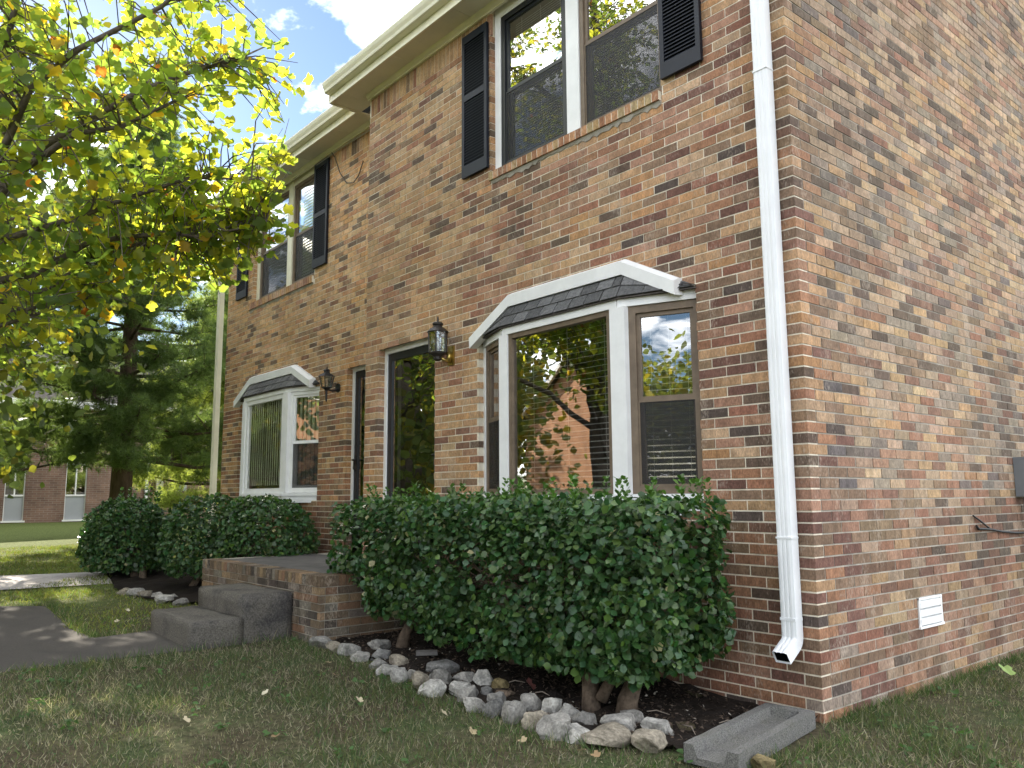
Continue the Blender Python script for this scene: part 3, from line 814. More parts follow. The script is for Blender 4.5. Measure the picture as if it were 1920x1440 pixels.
# ------------------------------------------------------------------ bay windows
def seg_matrix(p0, p1):
    """local x along p0->p1, local y inwards"""
    d = Vector((p1[0] - p0[0], p1[1] - p0[1], 0)).normalized(); n = Vector((-d.y, d.x, 0))
    return Matrix(((d.x, n.x, 0, p0[0]), (d.y, n.y, 0, p0[1]), (0, 0, 1, 0), (0, 0, 0, 1))), math.hypot(p1[0] - p0[0], p1[1] - p0[1])
def bay(xl, xr, yo, side, proj, z0, z1, mat_frame, mat_sash, crown, vertical_blinds, zap, label):
    yb = yo + .085; yf = yo - proj
    A = (xl, yb); B = (xl + side, yf); Cc = (xr - side, yf); D = (xr, yb)
    Ms, Ls = zip(*[seg_matrix(*q) for q in ((A, B), (B, Cc), (Cc, D))])
    mb = MB()
    hz = z1 - z0
    # head, sill and apron boards following the three faces
    for M, L in zip(Ms, Ls):
        mb.box(-.0, L, -.028, .09, z1, z1 + .075, M=M)
        mb.box(-.0, L, -.04, .09, z0 - .05, z0, M=M)
        mb.box(.0, L, -.018, .08, zap, z0 - .05, M=M)
    # posts
    def post(x, y, a): 
        mb.lathe(x, y, [(.085, zap + .01), (.085, z1 + .01)], 4, ph=a)
    for (p, w_) in ((B, .062), (Cc, .082)):
        mb.box(p[0] - w_, p[0] + w_, p[1] - .028, p[1] + .09, z0, z1)
    mb.box(0, .06, -.022, .08, z0, z1, M=Ms[0]); mb.box(Ls[2] - .012, Ls[2], -.02, .08, z0, z1, M=Ms[2])
    # roof deck between wall and head
    o = mb.build('bay_window', M_white, house)
    tag(o, label)
    # main picture window
    m = MB(); sash_frame(m, .065, Ls[1] - .085, -.012, .06, z0, z1, .045 if mat_frame is not M_white else .07, M=Ms[1]); ff = m.build('frame', mat_frame, o)
    pane(o, .105, Ls[1] - .125, .02, z0 + .04, z1 - .04, M_glass_clear if vertical_blinds else M_glass, M=Ms[1])
    # side double-hung windows
    zm = z0 + hz * .5
    double_hung(.065, Ls[0] - .065, -.01, z0 + .002, z1 - .002, zm, mat_frame, mat_sash, M=Ms[0], fw_=.05, blind=None if vertical_blinds else (.05, .048, math.radians(16)), parent=o)
    double_hung(.085, Ls[2] - .013, -.01, z0 + .002, z1 - .002, zm, mat_frame, mat_sash, M=Ms[2], fw_=.06 if mat_frame is not M_white else .05, blind=None if vertical_blinds else (.05, .048, math.radians(16)), parent=o)
    if vertical_blinds:
        me = None
        for M, L in ((Ms[1], Ls[1]), (Ms[2], Ls[2])):
            n = int((L - .2) / .082)
            for i in range(n):
                s = MB(); a = math.radians(rnd.uniform(160, 172)); w_ = .040
                s.face([(-w_ * math.cos(a), -w_ * math.sin(a), z0 + .12), (w_ * math.cos(a), w_ * math.sin(a), z0 + .12), (w_ * math.cos(a), w_ * math.sin(a), z1), (-w_ * math.cos(a), -w_ * math.sin(a), z1)])
                if me is None or rnd.random() < .4: me = s.mesh('blind_slat', M_curtain)
                q = bpy.data.objects.new('blind_slat', me); q.matrix_local = M @ Matrix.Translation((.13 + i * .082, .085, 0)); link(q, o)
    else:
        slats(o, .1, Ls[1] - .1, .14, z0 + .03, z1 - .02, .05, .048, math.radians(16), M=Ms[1])
    # shingled roof : eave polygon following the bay, ridge polygon on the wall
    ze = z1 + .078; (k0, k1, zr) = crown
    ov = .05
    E = [Vector((xl - .02, yo - .01, ze)), Vector((xl + side - .03, yf - ov, ze)), Vector((xr - side + .03, yf - ov, ze)), Vector((xr + .02, yo - .01, ze))]
    T = [Vector((xl - .01, yo - .006, ze + .01)), Vector((k0, yo - .006, zr)), Vector((k1, yo - .006, zr)), Vector((xr + .01, yo - .006, ze + .01))]
    d = MB(); und = -.012
    d.poly([p + Vector((0, 0, und)) for p in E] + [p + Vector((0, 0, und)) for p in T], [(0, 1, 5, 4), (1, 2, 6, 5), (2, 3, 7, 6), (0, 3, 2, 1)])
    d.build('roof_deck', M_roof, o)
    def strip(e0, e1, t0, t1, rows, wid):
        e0, e1, t0, t1 = [Vector(q) for q in (e0, e1, t0, t1)]
        nrm = (e1 - e0).cross(t0 - e0 + t1 - e1).normalized()
        if nrm.y > 0 or nrm.z < 0: nrm = -nrm
        for r_ in range(rows):
            a0, a1 = r_ / rows, min(1.0, (r_ + 1.12) / rows)
            Lr = e0.lerp(t0, a0); Rr = e1.lerp(t1, a0); n = max(1, round((Rr - Lr).length / wid))
            sh = (r_ % 2) * .5
            cuts = [0] + [(i + sh) / n for i in range(1 if sh == 0 else 0, n + 1) if 0.02 < (i + sh) / n < .98] + [1]
            for s0, s1 in zip(cuts, cuts[1:]):
                q = [e0.lerp(t0, a0).lerp(e1.lerp(t1, a0), s0 + .004), e0.lerp(t0, a0).lerp(e1.lerp(t1, a0), s1 - .004),
                     e0.lerp(t0, a1).lerp(e1.lerp(t1, a1), s1 - .004), e0.lerp(t0, a1).lerp(e1.lerp(t1, a1), s0 + .004)]
                lift = [.013 + rnd.uniform(0, .003)] * 2 + [.004] * 2
                top = [p + nrm * l_ for p, l_ in zip(q, lift)]
                bot = [p + nrm * (l_ - .006) for p, l_ in zip(q, lift)]
                g_ = rnd.choice([.105, .12, .135, .15, .09])
                m_ = MB(); m_.poly(top + bot, [(0, 1, 2, 3), (0, 4, 5, 1), (1, 5, 6, 2), (3, 7, 4, 0)], (g_, g_ * .99, g_ * .98))
                m_.build('shingle', M_shingle, o)
    strip(E[1], E[2], T[1], T[2], 3, .2)
    strip(E[0], E[1], T[0], T[1], 3, .2)
    strip(E[2], E[3], T[2], T[3], 3, .2)
    # white crown flashing over the top of the shingles
    hB = .145
    def band(p, q, ha, hb):
        m_ = MB()
        th0, th1 = -.115, -.004
        vs = []
        for (x, z), h_ in ((p, ha), (q, hb)):
            vs += [(x, yo + th1, z), (x, yo - .05, z), (x, yo + th0, z - .035), (x, yo + th0 + .006, z - h_), (x, yo + th1, z - h_ + .01)]
        n = 5
        m_.poly(vs, [(i, (i + 1) % n, n + (i + 1) % n, n + i) for i in range(n)] + [(4, 3, 2, 1, 0), (5, 6, 7, 8, 9)])
        m_.build('crown_board', M_white, o)
    band((k0, zr + .035), (k1, zr + .035), hB, hB)
    band((xl - .02, ze + .045), (k0 + .001, zr + .0345), hB, hB)
    band((k1 - .001, zr + .0345), (xr - .12, ze + .09), hB, hB)
    return o
bay(-3.65, -.885, 0, .645, .18, 1.345, 2.87, M_bronze, M_bronze, (-3.05, -1.56, 3.285), False, 1.18, 'bay window with bronze frames and white slat blinds')
bay(-11.0, -8.0, R, .70, .18, 1.42, 2.93, M_white, M_white, (-10.35, -8.75, 3.35), True, 1.27, 'bay window with white frames and vertical blinds')

# ------------------------------------------------------------------ doors
def door(x0, x1, y, z0, z1, handle_left, white_strip=True):
    mb = MB(); mb.box(x0, x0 + .055, y - .02, y + .05, z0, z1); mb.box(x1 - .055, x1, y - .02, y + .05, z0, z1); mb.box(x0 + .055, x1 - .055, y - .02, y + .05, z1 - .075, z1)
    mb.build('door_casing', M_white, house)
    mb = MB(); sash_frame(mb, x0 + .058, x1 - .058, y - .004, y + .036, z0, z1 - .078, .085, None, .2)
    o = mb.build('storm_door', M_black_frame, house)
    pane(o, x0 + .14, x1 - .14, y + .014, z0 + .19, z1 - .16, M_glass_door)
    s = MB(); s.box(x0 + .06, x1 - .06, y + .105, y + .15, z0, z1 - .08); s.build('inner_door', mk('inner_door_paint', (.02, .022, .024), rough=.5), o)
    s = MB(); s.box(x0 + .145, x0 + .2, y + .085, y + .10, z0 + .05, z1 - .1); s.build('inner_jamb', M_white, o)
    s = MB(); hx = x0 + .10 if handle_left else x1 - .10; hz = z0 + 1.0
    s.tube([(hx, y - .004, hz), (hx, y - .05, hz)], [.016, .014], 8); s.tube([(hx - .02, y - .05, hz), (hx + .1, y - .052, hz + .004)], [.011, .008], 8)
    s.tube([(hx, y - .004, hz + .03), (hx, y - .03, hz - .03), (hx, y - .035, hz - .12), (hx, y - .008, hz - .15)], [.008] * 4, 6)
    s.box(hx - .022, hx + .022, y - .012, y - .003, hz - .06, hz + .06)
    s.build('handle', M_iron, o)
door(-5.65, -4.45, .105, .80, 3.15, False)
door(-7.17, -5.985, R + .105, .85, 3.16, True)

# ------------------------------------------------------------------ vent (part of the house)
mb = MB(); y0, y1 = 1.455, 1.865
sash_frame_pts = None
def vent_box(m, a, b, c, d, z0, z1): m.box(a, b, c, d, z0, z1)
vent_box(mb, -.03, .010, y0, y0 + .02, .31, .53); vent_box(mb, -.03, .010, y1 - .02, y1, .31, .53); vent_box(mb, -.03, .012, y0, y1, .515, .532); vent_box(mb, -.03, .016, y0 - .008, y1 + .008, .300, .318)
vent = mb.build('foundation_vent', M_white, house)
mb = MB(); mb.box(-.1, -.095, y0, y1, .3, .53); mb.build('backing', M_dark, vent)
for i in range(3):
    z = .325 + i * .064
    m_ = MB(); m_.poly([(.012, y0 + .02, z), (.012, y1 - .02, z), (-.024, y1 - .02, z + .062), (-.024, y0 + .02, z + .062), (.012, y0 + .02, z + .045), (.012, y1 - .02, z + .045)], [(0, 1, 5, 4), (4, 5, 2, 3), (0, 3, 2, 1)])
    m_.build('louver', M_white, vent)

# ------------------------------------------------------------------ porch and steps
porch = empty('brick_porch', (-5.75, -1.0, 0))
tag(porch, 'low brick porch with rowlock brick rim below the two front doors', 'porch')
PX0, PX1, PY0, PZ = -7.3, -4.2, -1.45, .605
o_ = Vector((5.75, 1.0, 0))
def pbox(mb, x0, x1, y0, y1, z0, z1, c=None): mb.box(x0 + o_.x, x1 + o_.x, y0 + o_.y, y1 + o_.y, z0, z1, c)
mb = MB(); pbox(mb, PX0 + .012, PX1 - .012, PY0 + .012, -.005, -.2, PZ - .006); pbox(mb, PX0 + .012, XJ, -.005, R - .005, -.2, PZ - .006)
core = mb.build('core', M_mortar_grey, porch)
mb = MB(); pbox(mb, PX0 + .2, PX1 - .2, PY0 + .2, -.006, PZ - .006, PZ - .002); mb.build('porch_floor', mk('porch_floor_paint', (.085, .08, .075), rough=.85, var=.3, scale=4, bump=.3, bscale=40), porch)
nb = 0
def add_brick(par_, x0, x1, y0, y1, z0, z1, c):
    m_ = MB(); cx, cy, cz = (x0 + x1) / 2, (y0 + y1) / 2, (z0 + z1) / 2
    m_.box(x0 - cx, x1 - cx, y0 - cy, y1 - cy, z0 - cz, z1 - cz, c)
    o = bpy.data.objects.new('brick', m_.mesh('brick', M_brick)); o.location = (cx + o_.x, cy + o_.y, cz); link(o, par_)
n = round((PX1 - PX0) / .0775); st = (PX1 - PX0) / n
for i in range(n):
    add_brick(porch, PX0 + i * st + .004, PX0 + (i + 1) * st - .004, PY0 + rnd.uniform(-.004, .002), PY0 + .19, PZ - .10, PZ + rnd.uniform(-.002, .002), brick_colour('porch', i, .5))
n2 = round((-.03 - PY0 - .19) / .0775)
for i in range(n2):
    ya = PY0 + .195 + i * .0775
    add_brick(porch, PX1 - .19, PX1 + rnd.uniform(-.002, .003), ya, ya + .068, PZ - .10, PZ, brick_colour('porch', i, .5))
for k in range(9):
    zt = PZ - .108 - k * CH; zb = zt - CH + JT
    u = PX0 + (0 if k % 2 else -.127)
    while u < PX1 - .03:
        a, b = max(u, PX0), min(u + BL - JT, PX1)
        if b - a > .03: add_brick(porch, a, b, PY0 + rnd.uniform(-.003, .002), PY0 + .05, zb, zt, brick_colour('porch', u, .3))
        u += BL
    u = PY0 + .06 + (0 if k % 2 else -.127) 
    while u < -.02:
        a, b = max(u, PY0 + .06), min(u + BL - JT, -.01)
        if b - a > .03: add_brick(porch, PX1 - .04, PX1 + rnd.uniform(-.002, .002), a, b, zb, zt, brick_colour('porch', u, .3))
        u += BL

def rough_block(name, x0, x1, y0, y1, z0, z1, mat, parent=None, cuts=6, bev=.02, jit=.004, seed=0):
    import bmesh
    bm = bmesh.new(); bmesh.ops.create_cube(bm, size=1)
    for v in bm.verts: v.co = Vector(((x0 + x1) / 2 + v.co.x * (x1 - x0), (y0 + y1) / 2 + v.co.y * (y1 - y0), (z0 + z1) / 2 + v.co.z * (z1 - z0)))
    bmesh.ops.bevel(bm, geom=bm.edges[:], offset=bev, segments=2, affect='EDGES')
    bmesh.ops.subdivide_edges(bm, edges=[e for e in bm.edges if e.calc_length() > .12], cuts=cuts, use_grid_fill=True)
    r_ = random.Random(seed)
    for v in bm.verts: v.co += Vector((r_.gauss(0, jit), r_.gauss(0, jit), r_.gauss(0, jit)))
    me = bpy.data.meshes.new(name); bm.to_mesh(me); bm.free(); me.materials.append(mat)
    me.polygons.foreach_set('use_smooth', [True] * len(me.polygons))
    o = bpy.data.objects.new(name, me); return link(o, parent)
steps = empty('concrete_steps', (-5.35, -1.9, 0))
tag(steps, 'two dark weathered concrete steps against the front of the brick porch', 'steps')
rough_block('step', -.62, .60, -.06, .438, -.15, .42, M_concrete, steps, seed=2, bev=.014, jit=.0022)
rough_block('step', -.62, .62, -.53, -.055, -.15, .22, M_concrete, steps, seed=3, bev=.014, jit=.0022)

# ------------------------------------------------------------------ wall lanterns
def carriage_lantern(loc):
    t = empty('wall_lantern', loc)
    tag(t, 'glass six sided wall lantern with brass arm between storm door and bay', 'lantern')
    mb = MB(); mb.lathe(0, 0, [(.118, .012), (.112, .018), (.085, .05), (.05, .07), (.045, .082), (.058, .095), (.06, .108), (.045, .122), (.012, .128), (.008, .18), (.001, .19)], 18, ph=.2)
    mb.build('cap', M_aged, t, smooth=False)
    mb = MB()
    for k in range(6):
        a = math.pi / 3 * k + .26; mb.tube([(.105 * math.cos(a), .105 * math.sin(a), .012), (.098 * math.cos(a), .098 * math.sin(a), -.215)], [.008, .008], 6)
    mb.lathe(0, 0, [(.104, -.225), (.108, -.21), (.10, -.205)], 6, ph=.26); mb.build('cage', M_aged, t)
    for k in range(6):
        a0, a1 = math.pi / 3 * k + .26, math.pi / 3 * (k + 1) + .26
        m_ = MB(); m_.face([(.098 * math.cos(a0), .098 * math.sin(a0), -.205), (.098 * math.cos(a1), .098 * math.sin(a1), -.205), (.103 * math.cos(a1), .103 * math.sin(a1), .01), (.103 * math.cos(a0), .103 * math.sin(a0), .01)])
        m_.build('glass_pane', M_lampglass, t)
    mb = MB(); mb.lathe(0, 0, [(.001, -.305), (.02, -.30), (.05, -.285), (.05, -.272), (.035, -.262), (.065, -.24), (.088, -.222)], 16); mb.build('base', M_aged, t, smooth=True)
    mb = MB(); mb.tube([(0, 0, -.20), (0, 0, -.09)], [.016, .014], 8); mb.build('candle', M_blind, t)
    mb = MB(); mb.lathe(0, 0, [(.004, -.09), (.017, -.06), (.012, -.025), (.002, 0)], 8); mb.build('bulb', mk('bulb_glass', (.8, .8, .75), rough=.1), t, smooth=True)
    dy = -loc[1]
    mb = MB(); mb.tube([(.02, 0.02, -.26), (.04, .05, -.285), (.05, .09, -.30), (.05, dy - .03, -.27), (.05, dy - .012, -.23)], [.014, .016, .018, .018, .02], 10)
    mb.tube([(.05, dy - .04, -.20), (.05, dy - .04, -.31)], [.03, .03], 10)
    mb.build('arm', M_brass, t, smooth=True)
    mb = MB(); mb.box(.0, .1, dy - .022, dy - .002, -.34, -.13); mb.build('back_plate', M_brass, t)
carriage_lantern((-4.17, -.155, 3.08))
def small_lantern(loc):
    t = empty('wall_lantern', loc)
    tag(t, 'small black tapered wall lantern beside the white framed bay window', 'lantern')
    mb = MB(); mb.lathe(0, 0, [(.125, .0), (.09, .03), (.045, .055), (.04, .075), (.055, .085), (.03, .105), (.01, .115), (.004, .14)], 6, ph=.3); mb.build('cap', M_iron, t)
    mb = MB()
    for k in range(6):
        a = math.pi / 3 * k + .3; mb.tube([(.105 * math.cos(a), .105 * math.sin(a), .0), (.068 * math.cos(a), .068 * math.sin(a), -.15)], [.007, .007], 5)
    mb.lathe(0, 0, [(.07, -.165), (.075, -.15), (.06, -.148)], 6, ph=.3); mb.build('cage', M_iron, t)
    for k in range(6):
        a0, a1 = math.pi / 3 * k + .3, math.pi / 3 * (k + 1) + .3
        m_ = MB(); m_.face([(.066 * math.cos(a0), .066 * math.sin(a0), -.15), (.066 * math.cos(a1), .066 * math.sin(a1), -.15), (.102 * math.cos(a1), .102 * math.sin(a1), -.002), (.102 * math.cos(a0), .102 * math.sin(a0), -.002)])
        m_.build('glass_pane', M_lampglass, t)
    mb = MB(); mb.lathe(0, 0, [(.004, -.36), (.012, -.34), (.018, -.2), (.035, -.18), (.06, -.165)], 10); mb.build('base', M_iron, t)
    dy = R - loc[1]
    mb = MB(); mb.tube([(0, .0, -.175), (.02, dy * .5, -.20), (.03, dy - .01, -.17)], [.014, .014, .016], 8); mb.build('arm', M_iron, t)
    mb = MB(); mb.tube([(.03, dy - .02, -.15), (.03, dy - .002, -.15)], [.062, .066], 14); mb.build('back_plate', M_iron, t)
small_lantern((-7.45, R - .17, 3.03))

# ------------------------------------------------------------------ electric box, cables
mbx = empty('electric_box', (0.0, 3.9, 1.3))
tag(mbx, 'grey electrical meter box on the side brick wall with its conduit', 'electric box')
mb = MB(); mb.box(.004, .11, -.215, .2, 0, .375); mb.box(.10, .118, -.222, .207, .36, .38); mb.build('cabinet', M_metal, mbx)
mb = MB(); mb.box(.112, .118, -.2, .19, .015, .355); mb.build('door', M_metal, mbx)
mb = MB(); mb.box(.118, .135, -.105, -.07, .285, .31); mb.tube([(.12, -.085, .27), (.128, -.085, .325)], [.008, .008], 6); mb.build('hasp', M_galv, mbx)
mb = MB(); mb.box(.1185, .1195, -.11, -.06, .05, .062); mb.build('label_plate', M_galv, mbx)
mb = MB(); mb.tube([(.055, -.115, 0), (.055, -.115, -.7)], [.024, .024], 10); mb.tube([(.055, -.115, -.72), (.055, -.115, -.70)], [.03, .03], 10); mb.build('conduit', M_galv, mbx)
mb = MB()
mb.tube([(.02, 2.592, 1.14), (.02, 2.72, 1.10), (.022, 2.86, 1.045), (.022, 2.955, 1.014)], [.008] * 4, 6)
mb.tube([(.02, 2.643, 1.051), (.022, 2.68, 1.025), (.022, 2.82, 1.02), (.024, 2.955, 1.012), (.026, 3.2, .985), (.026, 3.5, .966), (.03, 3.76, .958)], [.011] * 7, 6)
tag(mb.build('black_cable', M_cable), 'forked black cable running along the side wall to the conduit', 'cable')
mb = MB()
pts = [(-6.78, R - .03, 6.04), (-6.9, R - .035, 5.86), (-7.05, R - .035, 5.80), (-7.25, R - .035, 5.86), (-7.45, R - .04, 6.08), (-7.6, R - .045, 6.36), (-7.7, R - .05, 6.47)]
mb.tube(pts, [.008] * len(pts), 6)
tag(mb.build('looped_wire', mk('brown_wire', (.06, .05, .04), rough=.6)), 'thin brown wire looping under the eave of the recessed wall', 'wire')
mb = MB(); mb.tube([(-6.1, R - .03, 6.42), (-7.3, R - .035, 6.455), (-8.2, R - .04, 6.44)], [.008] * 3, 6)
tag(mb.build('eave_wire', mk('pale_wire', (.35, .33, .26), rough=.6)), 'pale wire stretched along the soffit edge of the recessed wall', 'wire')

# ------------------------------------------------------------------ splash block and loose items
spl = bpy.data.objects.new('splash_block', None)
def splash():
    mb = MB(); L, W, H = 1.08, .33, .105
    # cross-section across x: rim - trough - rim ; trough slopes and opens at the near end
    nL, out = 10, []
    prof = lambda t: [(-W / 2, 0), (-W / 2, H), (-W / 2 + .06, H), (-W / 2 + .085, .058 - .02 * t), (W / 2 - .085, .058 - .02 * t), (W / 2 - .06, H), (W / 2, H), (W / 2, 0)]
    rings = []
    for i in range(nL + 1):
        t = i / nL
        p = prof(t)
        if i == 0: p = [(x, z if z == 0 else H) for x, z in p]
        rings.append([(x + rnd.gauss(0, .0015), L / 2 - t * L if i else L / 2, z + (rnd.gauss(0, .0015) if z else 0)) for x, z in p])
    rings.insert(1, [(x, L / 2 - .07, H if z else 0) for x, z in prof(0)])
    m = 8; vs = [q for r_ in rings for q in r_]; fs = []
    for i in range(len(rings) - 1):
        for k in range(m - 1): fs.append((i * m + k, i * m + k + 1, (i + 1) * m + k + 1, (i + 1) * m + k))
    fs.append(tuple(range(m - 1, -1, -1))); e = (len(rings) - 1) * m; fs += [(e, e + 1, e + 2, e + 3), (e + 4, e + 5, e + 6, e + 7), (e, e + 3, e + 4, e + 7)]
    mb.poly(vs, fs)
    o = mb.build('splash_block', M_splash)
    o.location = (-.045, -.72, -.140); o.rotation_euler = (math.radians(.8), 0, math.radians(8.8))
    tag(o, 'grey concrete splash block lying under the white downspout outlet', 'splash block')
splash()

def stone_mesh(w, d, h, seed, col):
    import bmesh
    r_ = random.Random(seed); bm = bmesh.new()
    bmesh.ops.create_icosphere(bm, subdivisions=3, radius=1.0)
    planes = []
    for _ in range(r_.randint(9, 13)):
        nrm = Vector((r_.gauss(0, 1), r_.gauss(0, 1), r_.gauss(0, .8))).normalized(); planes.append((nrm, r_.uniform(.50, .80)))
    planes.append((Vector((r_.gauss(0, .2), r_.gauss(0, .2), 1)).normalized(), r_.uniform(.6, .8)))
    ph = [r_.uniform(0, 6) for _ in range(4)]
    for v in bm.verts:
        p = v.co.copy()
        for nrm, k in planes:
            q = p.dot(nrm)
            if q > k: p -= nrm * (q - k) * .985
        p *= 1 + .06 * math.sin(p.x * 5 + ph[0]) * math.sin(p.y * 5 + ph[1]) + .03 * math.sin(p.z * 13 + ph[2] + p.x * 9) + r_.gauss(0, .016)
        v.co = p
    xs_ = [v.co for v in bm.verts]
    mn = [min(c[i] for c in xs_) for i in range(3)]; mx_ = [max(c[i] for c in xs_) for i in range(3)]
    for v in bm.verts:
        v.co = Vector(((v.co.x - (mn[0] + mx_[0]) / 2) / (mx_[0] - mn[0]) * w, (v.co.y - (mn[1] + mx_[1]) / 2) / (mx_[1] - mn[1]) * d, (v.co.z - mn[2]) / (mx_[2] - mn[2]) * h))
    me = bpy.data.meshes.new('stone'); bm.to_mesh(me); bm.free(); me.materials.append(M_stone)
    a = me.color_attributes.new('bcol', 'FLOAT_COLOR', 'CORNER'); a.data.foreach_set('color', np.tile(np.array([*col, 1], np.float32), (len(me.loops), 1)).ravel())
    return me
GREY, LIGHT, TAN, DKG, OCH, BRN = (.26, .247, .222), (.37, .355, .32), (.28, .245, .19), (.18, .175, .165), (.21, .165, .08), (.17, .125, .09)
STONES = [
 (-4.01, -1.53, .224, .112, GREY, 'large grey stone against the front corner of the brick porch'),
 (-3.78, -1.52, .139, .098, TAN, 'smooth brownish stone second from the porch corner'),
 (-3.58, -1.49, .189, .111, LIGHT, 'pale blocky stone third from the porch corner'),
 (-3.58, -1.20, .199, .10, GREY, 'grey stone set back behind the pale blocky third stone'),
 (-3.29, -1.55, .148, .093, GREY, 'small grey stone tilted forward near the porch end of the edging'),
 (-3.20, -1.40, .157, .102, DKG, 'darker pitted stone behind the small tilted grey one'),
 (-2.98, -1.56, .145, .096, GREY, 'low grey stone touching the long tan stone'),
 (-2.93, -1.40, .160, .10, TAN, 'long tan stone with flat side in the bed edging'),
 (-2.77, -1.60, .169, .075, LIGHT, 'flat whitish stone lying in front of the long tan stone'),
 (-2.51, -1.65, .132, .12, LIGHT, 'white triangular stone standing at the grass edge'),
 (-2.57, -1.50, .07, .069, GREY, 'tiny grey stone tucked beside the white triangular stone'),
 (-2.28, -1.62, .125, .134, TAN, 'mottled tan and grey stone with dark underside'),
 (-2.50, -1.26, .25, .11, DKG, 'long slanting dark stone leaning back into the soil'),
 (-2.25, -1.46, .170, .135, GREY, 'rounded grey stone between the slanting dark stone and a white one'),
 (-2.07, -1.64, .190, .111, LIGHT, 'bright white craggy stone at the front of the edging'),
 (-2.20, -1.25, .175, .09, GREY, 'flat topped grey stone at the back near the shrub leaves'),
 (-1.95, -1.47, .175, .10, LIGHT, 'pale wedge stone beside the bright craggy one'),
 (-2.02, -1.22, .14, .145, LIGHT, 'upright pale triangular stone at the back of the edging'),
 (-1.86, -1.20, .12, .10, OCH, 'ochre stone slab tilted in the dark soil'),
 (-1.72, -1.26, .14, .05, BRN, 'flat brown stone below the ochre slab'),
 (-1.82, -1.51, .14, .11, GREY, 'grey stone on top row behind the square block'),
 (-1.80, -1.37, .085, .09, DKG, 'small dark stone under the ochre slab'),
 (-1.61, -1.63, .154, .10, GREY, 'square grey block stone at the grass edge mid row'),
 (-1.60, -1.44, .13, .10, GREY, 'bluish grey stone right behind the square block'),
 (-1.41, -1.60, .155, .125, DKG, 'dark rounded stone between the square block and the tall boxy one'),
 (-1.24, -1.58, .15, .145, GREY, 'tall boxy grey stone near the middle of the edging'),
 (-1.35, -1.33, .14, .125, GREY, 'grey stone peeking out behind the tall boxy one'),
 (-1.20, -1.30, .13, .125, LIGHT, 'pale stone perched behind a brown grey round stone'),
 (-1.08, -1.55, .17, .125, TAN, 'round brown grey stone with scratched face'),
 (-1.06, -1.26, .145, .11, GREY, 'lumpy grey stone behind the large cracked stone'),
 (-.87, -1.56, .205, .14, GREY, 'large cracked grey stone at the front of the row'),
 (-.92, -1.27, .165, .085, GREY, 'flat grey stone between the cracked stone and the shrub stems'),
 (-.77, -1.50, .20, .095, LIGHT, 'whitish low stone between the large cracked stone and the wide tan one'),
 (-.76, -1.00, .155, .09, GREY, 'rounded back stone nearest to the hedge stems'),
 (-.68, -1.20, .225, .115, GREY, 'broad grey stone behind the wide tan stone'),
 (-.57, -1.42, .285, .10, TAN, 'wide low tan patched stone at the grass edge'),
 (-.50, -1.05, .195, .105, LIGHT, 'pale crooked stone on top near the splash block'),
 (-.37, -1.30, .195, .125, TAN, 'last large rounded stone before the splash block'),
 (.24, -1.06, .133, .085, OCH, 'mossy yellowish rock at the outer side of the splash block'),
 (-8.73, -1.97, .17, .10, TAN, 'tan stone at the path end of the short row under the shrub'),
 (-8.50, -1.90, .20, .12, GREY, 'tallest grey stone of the short row under the shrub'),
 (-8.35, -1.82, .17, .085, TAN, 'small tan stone mid row in front of the shrub trunk'),
 (-8.12, -1.72, .16, .09, GREY, 'grey stone between the shrub trunk and the pale split stone'),
 (-7.70, -1.80, .22, .11, LIGHT, 'pale split stone near the top concrete step'),
 (-7.95, -1.60, .15, .07, GREY, 'flat stone behind the pale split one near the steps'),
 (-7.38, -1.68, .17, .09, GREY, 'stone touching the side of the concrete steps')]
ang0 = math.atan2(rr.y, rr.x)
for i, (x, y, w_, h_, c, lab) in enumerate(STONES):
    h2 = h_ * .86
    w_ *= 1.10; me = stone_mesh(w_, w_ * rnd.uniform(.66, .9), h2 * 1.08 + .03, 100 + i, (lambda f_: tuple(k * f_ for k in c))(rnd.uniform(.62, .95)))
    o = bpy.data.objects.new('stone', me)
    o.location = (x - fw.x * w_ * .3, y - fw.y * w_ * .3 + .12 * 0, float(gz(x, y)) - .012)
    o.location = (x + fw.x * w_ * .25, y + fw.y * w_ * .25, float(gz(x, y)) - .024)
    o.rotation_euler = (rnd.uniform(-.12, .12), rnd.uniform(-.15, .15), ang0 + rnd.uniform(-.25, .25))
    link(o); tag(o, lab, 'stone', 'stones edging the flower beds')

mb = MB(); mb.box(-.09, .09, -.045, .045, 0, .03); o = mb.build('paver_brick', mk('pale_paver', (.16, .15, .14), rough=.9, var=.2, scale=20, bump=.5, bscale=80)); o.location = (-3.02, -1.05, .01); o.rotation_euler = (0, 0, ang0 + .1)
tag(o, 'flat grey paver lying on the soil under the big hedge', 'paver')
# twigs on the soil, dry leaves on the lawn
tw = [((-.75, -.75), .16, .4, 'dry twig on the soil between the hedge stems and the wall'), ((-.40, -.86), .22, -.5, 'longest dry twig on the soil behind the last stones'), ((-1.55, -1.05), .14, .2, 'dry twig on the soil behind the bluish grey stone'),
      ((-.33, -.55), .15, 1.0, 'dry twig on the soil beside the splash block'), ((-1.9, -1.0), .12, .9, 'short dry twig on the soil behind the ochre stone')]
for (x, y), L, a, lab in tw:
    m_ = MB(); z = float(gz(x, y)) + .035
    m_.tube([(-L / 2, 0, .0), (-L * .1, L * .06, .012), (L / 2, -.02, .002)], [.0035, .0045, .002], 5)
    o = m_.build('twig', mk('dry_twig', (.24, .20, .16), rough=.9) if 'dry_twig' not in bpy.data.materials else bpy.data.materials['dry_twig']); o.location = (x, y, z); o.rotation_euler = (0, 0, a)
    tag(o, lab, 'twig', 'dry twigs on the bed soil')
LOBE = [(0, 0), (.24, .03), (.50, .20), (.40, .40), (.36, .50), (.52, .66), (.33, .93), (0, .80)]
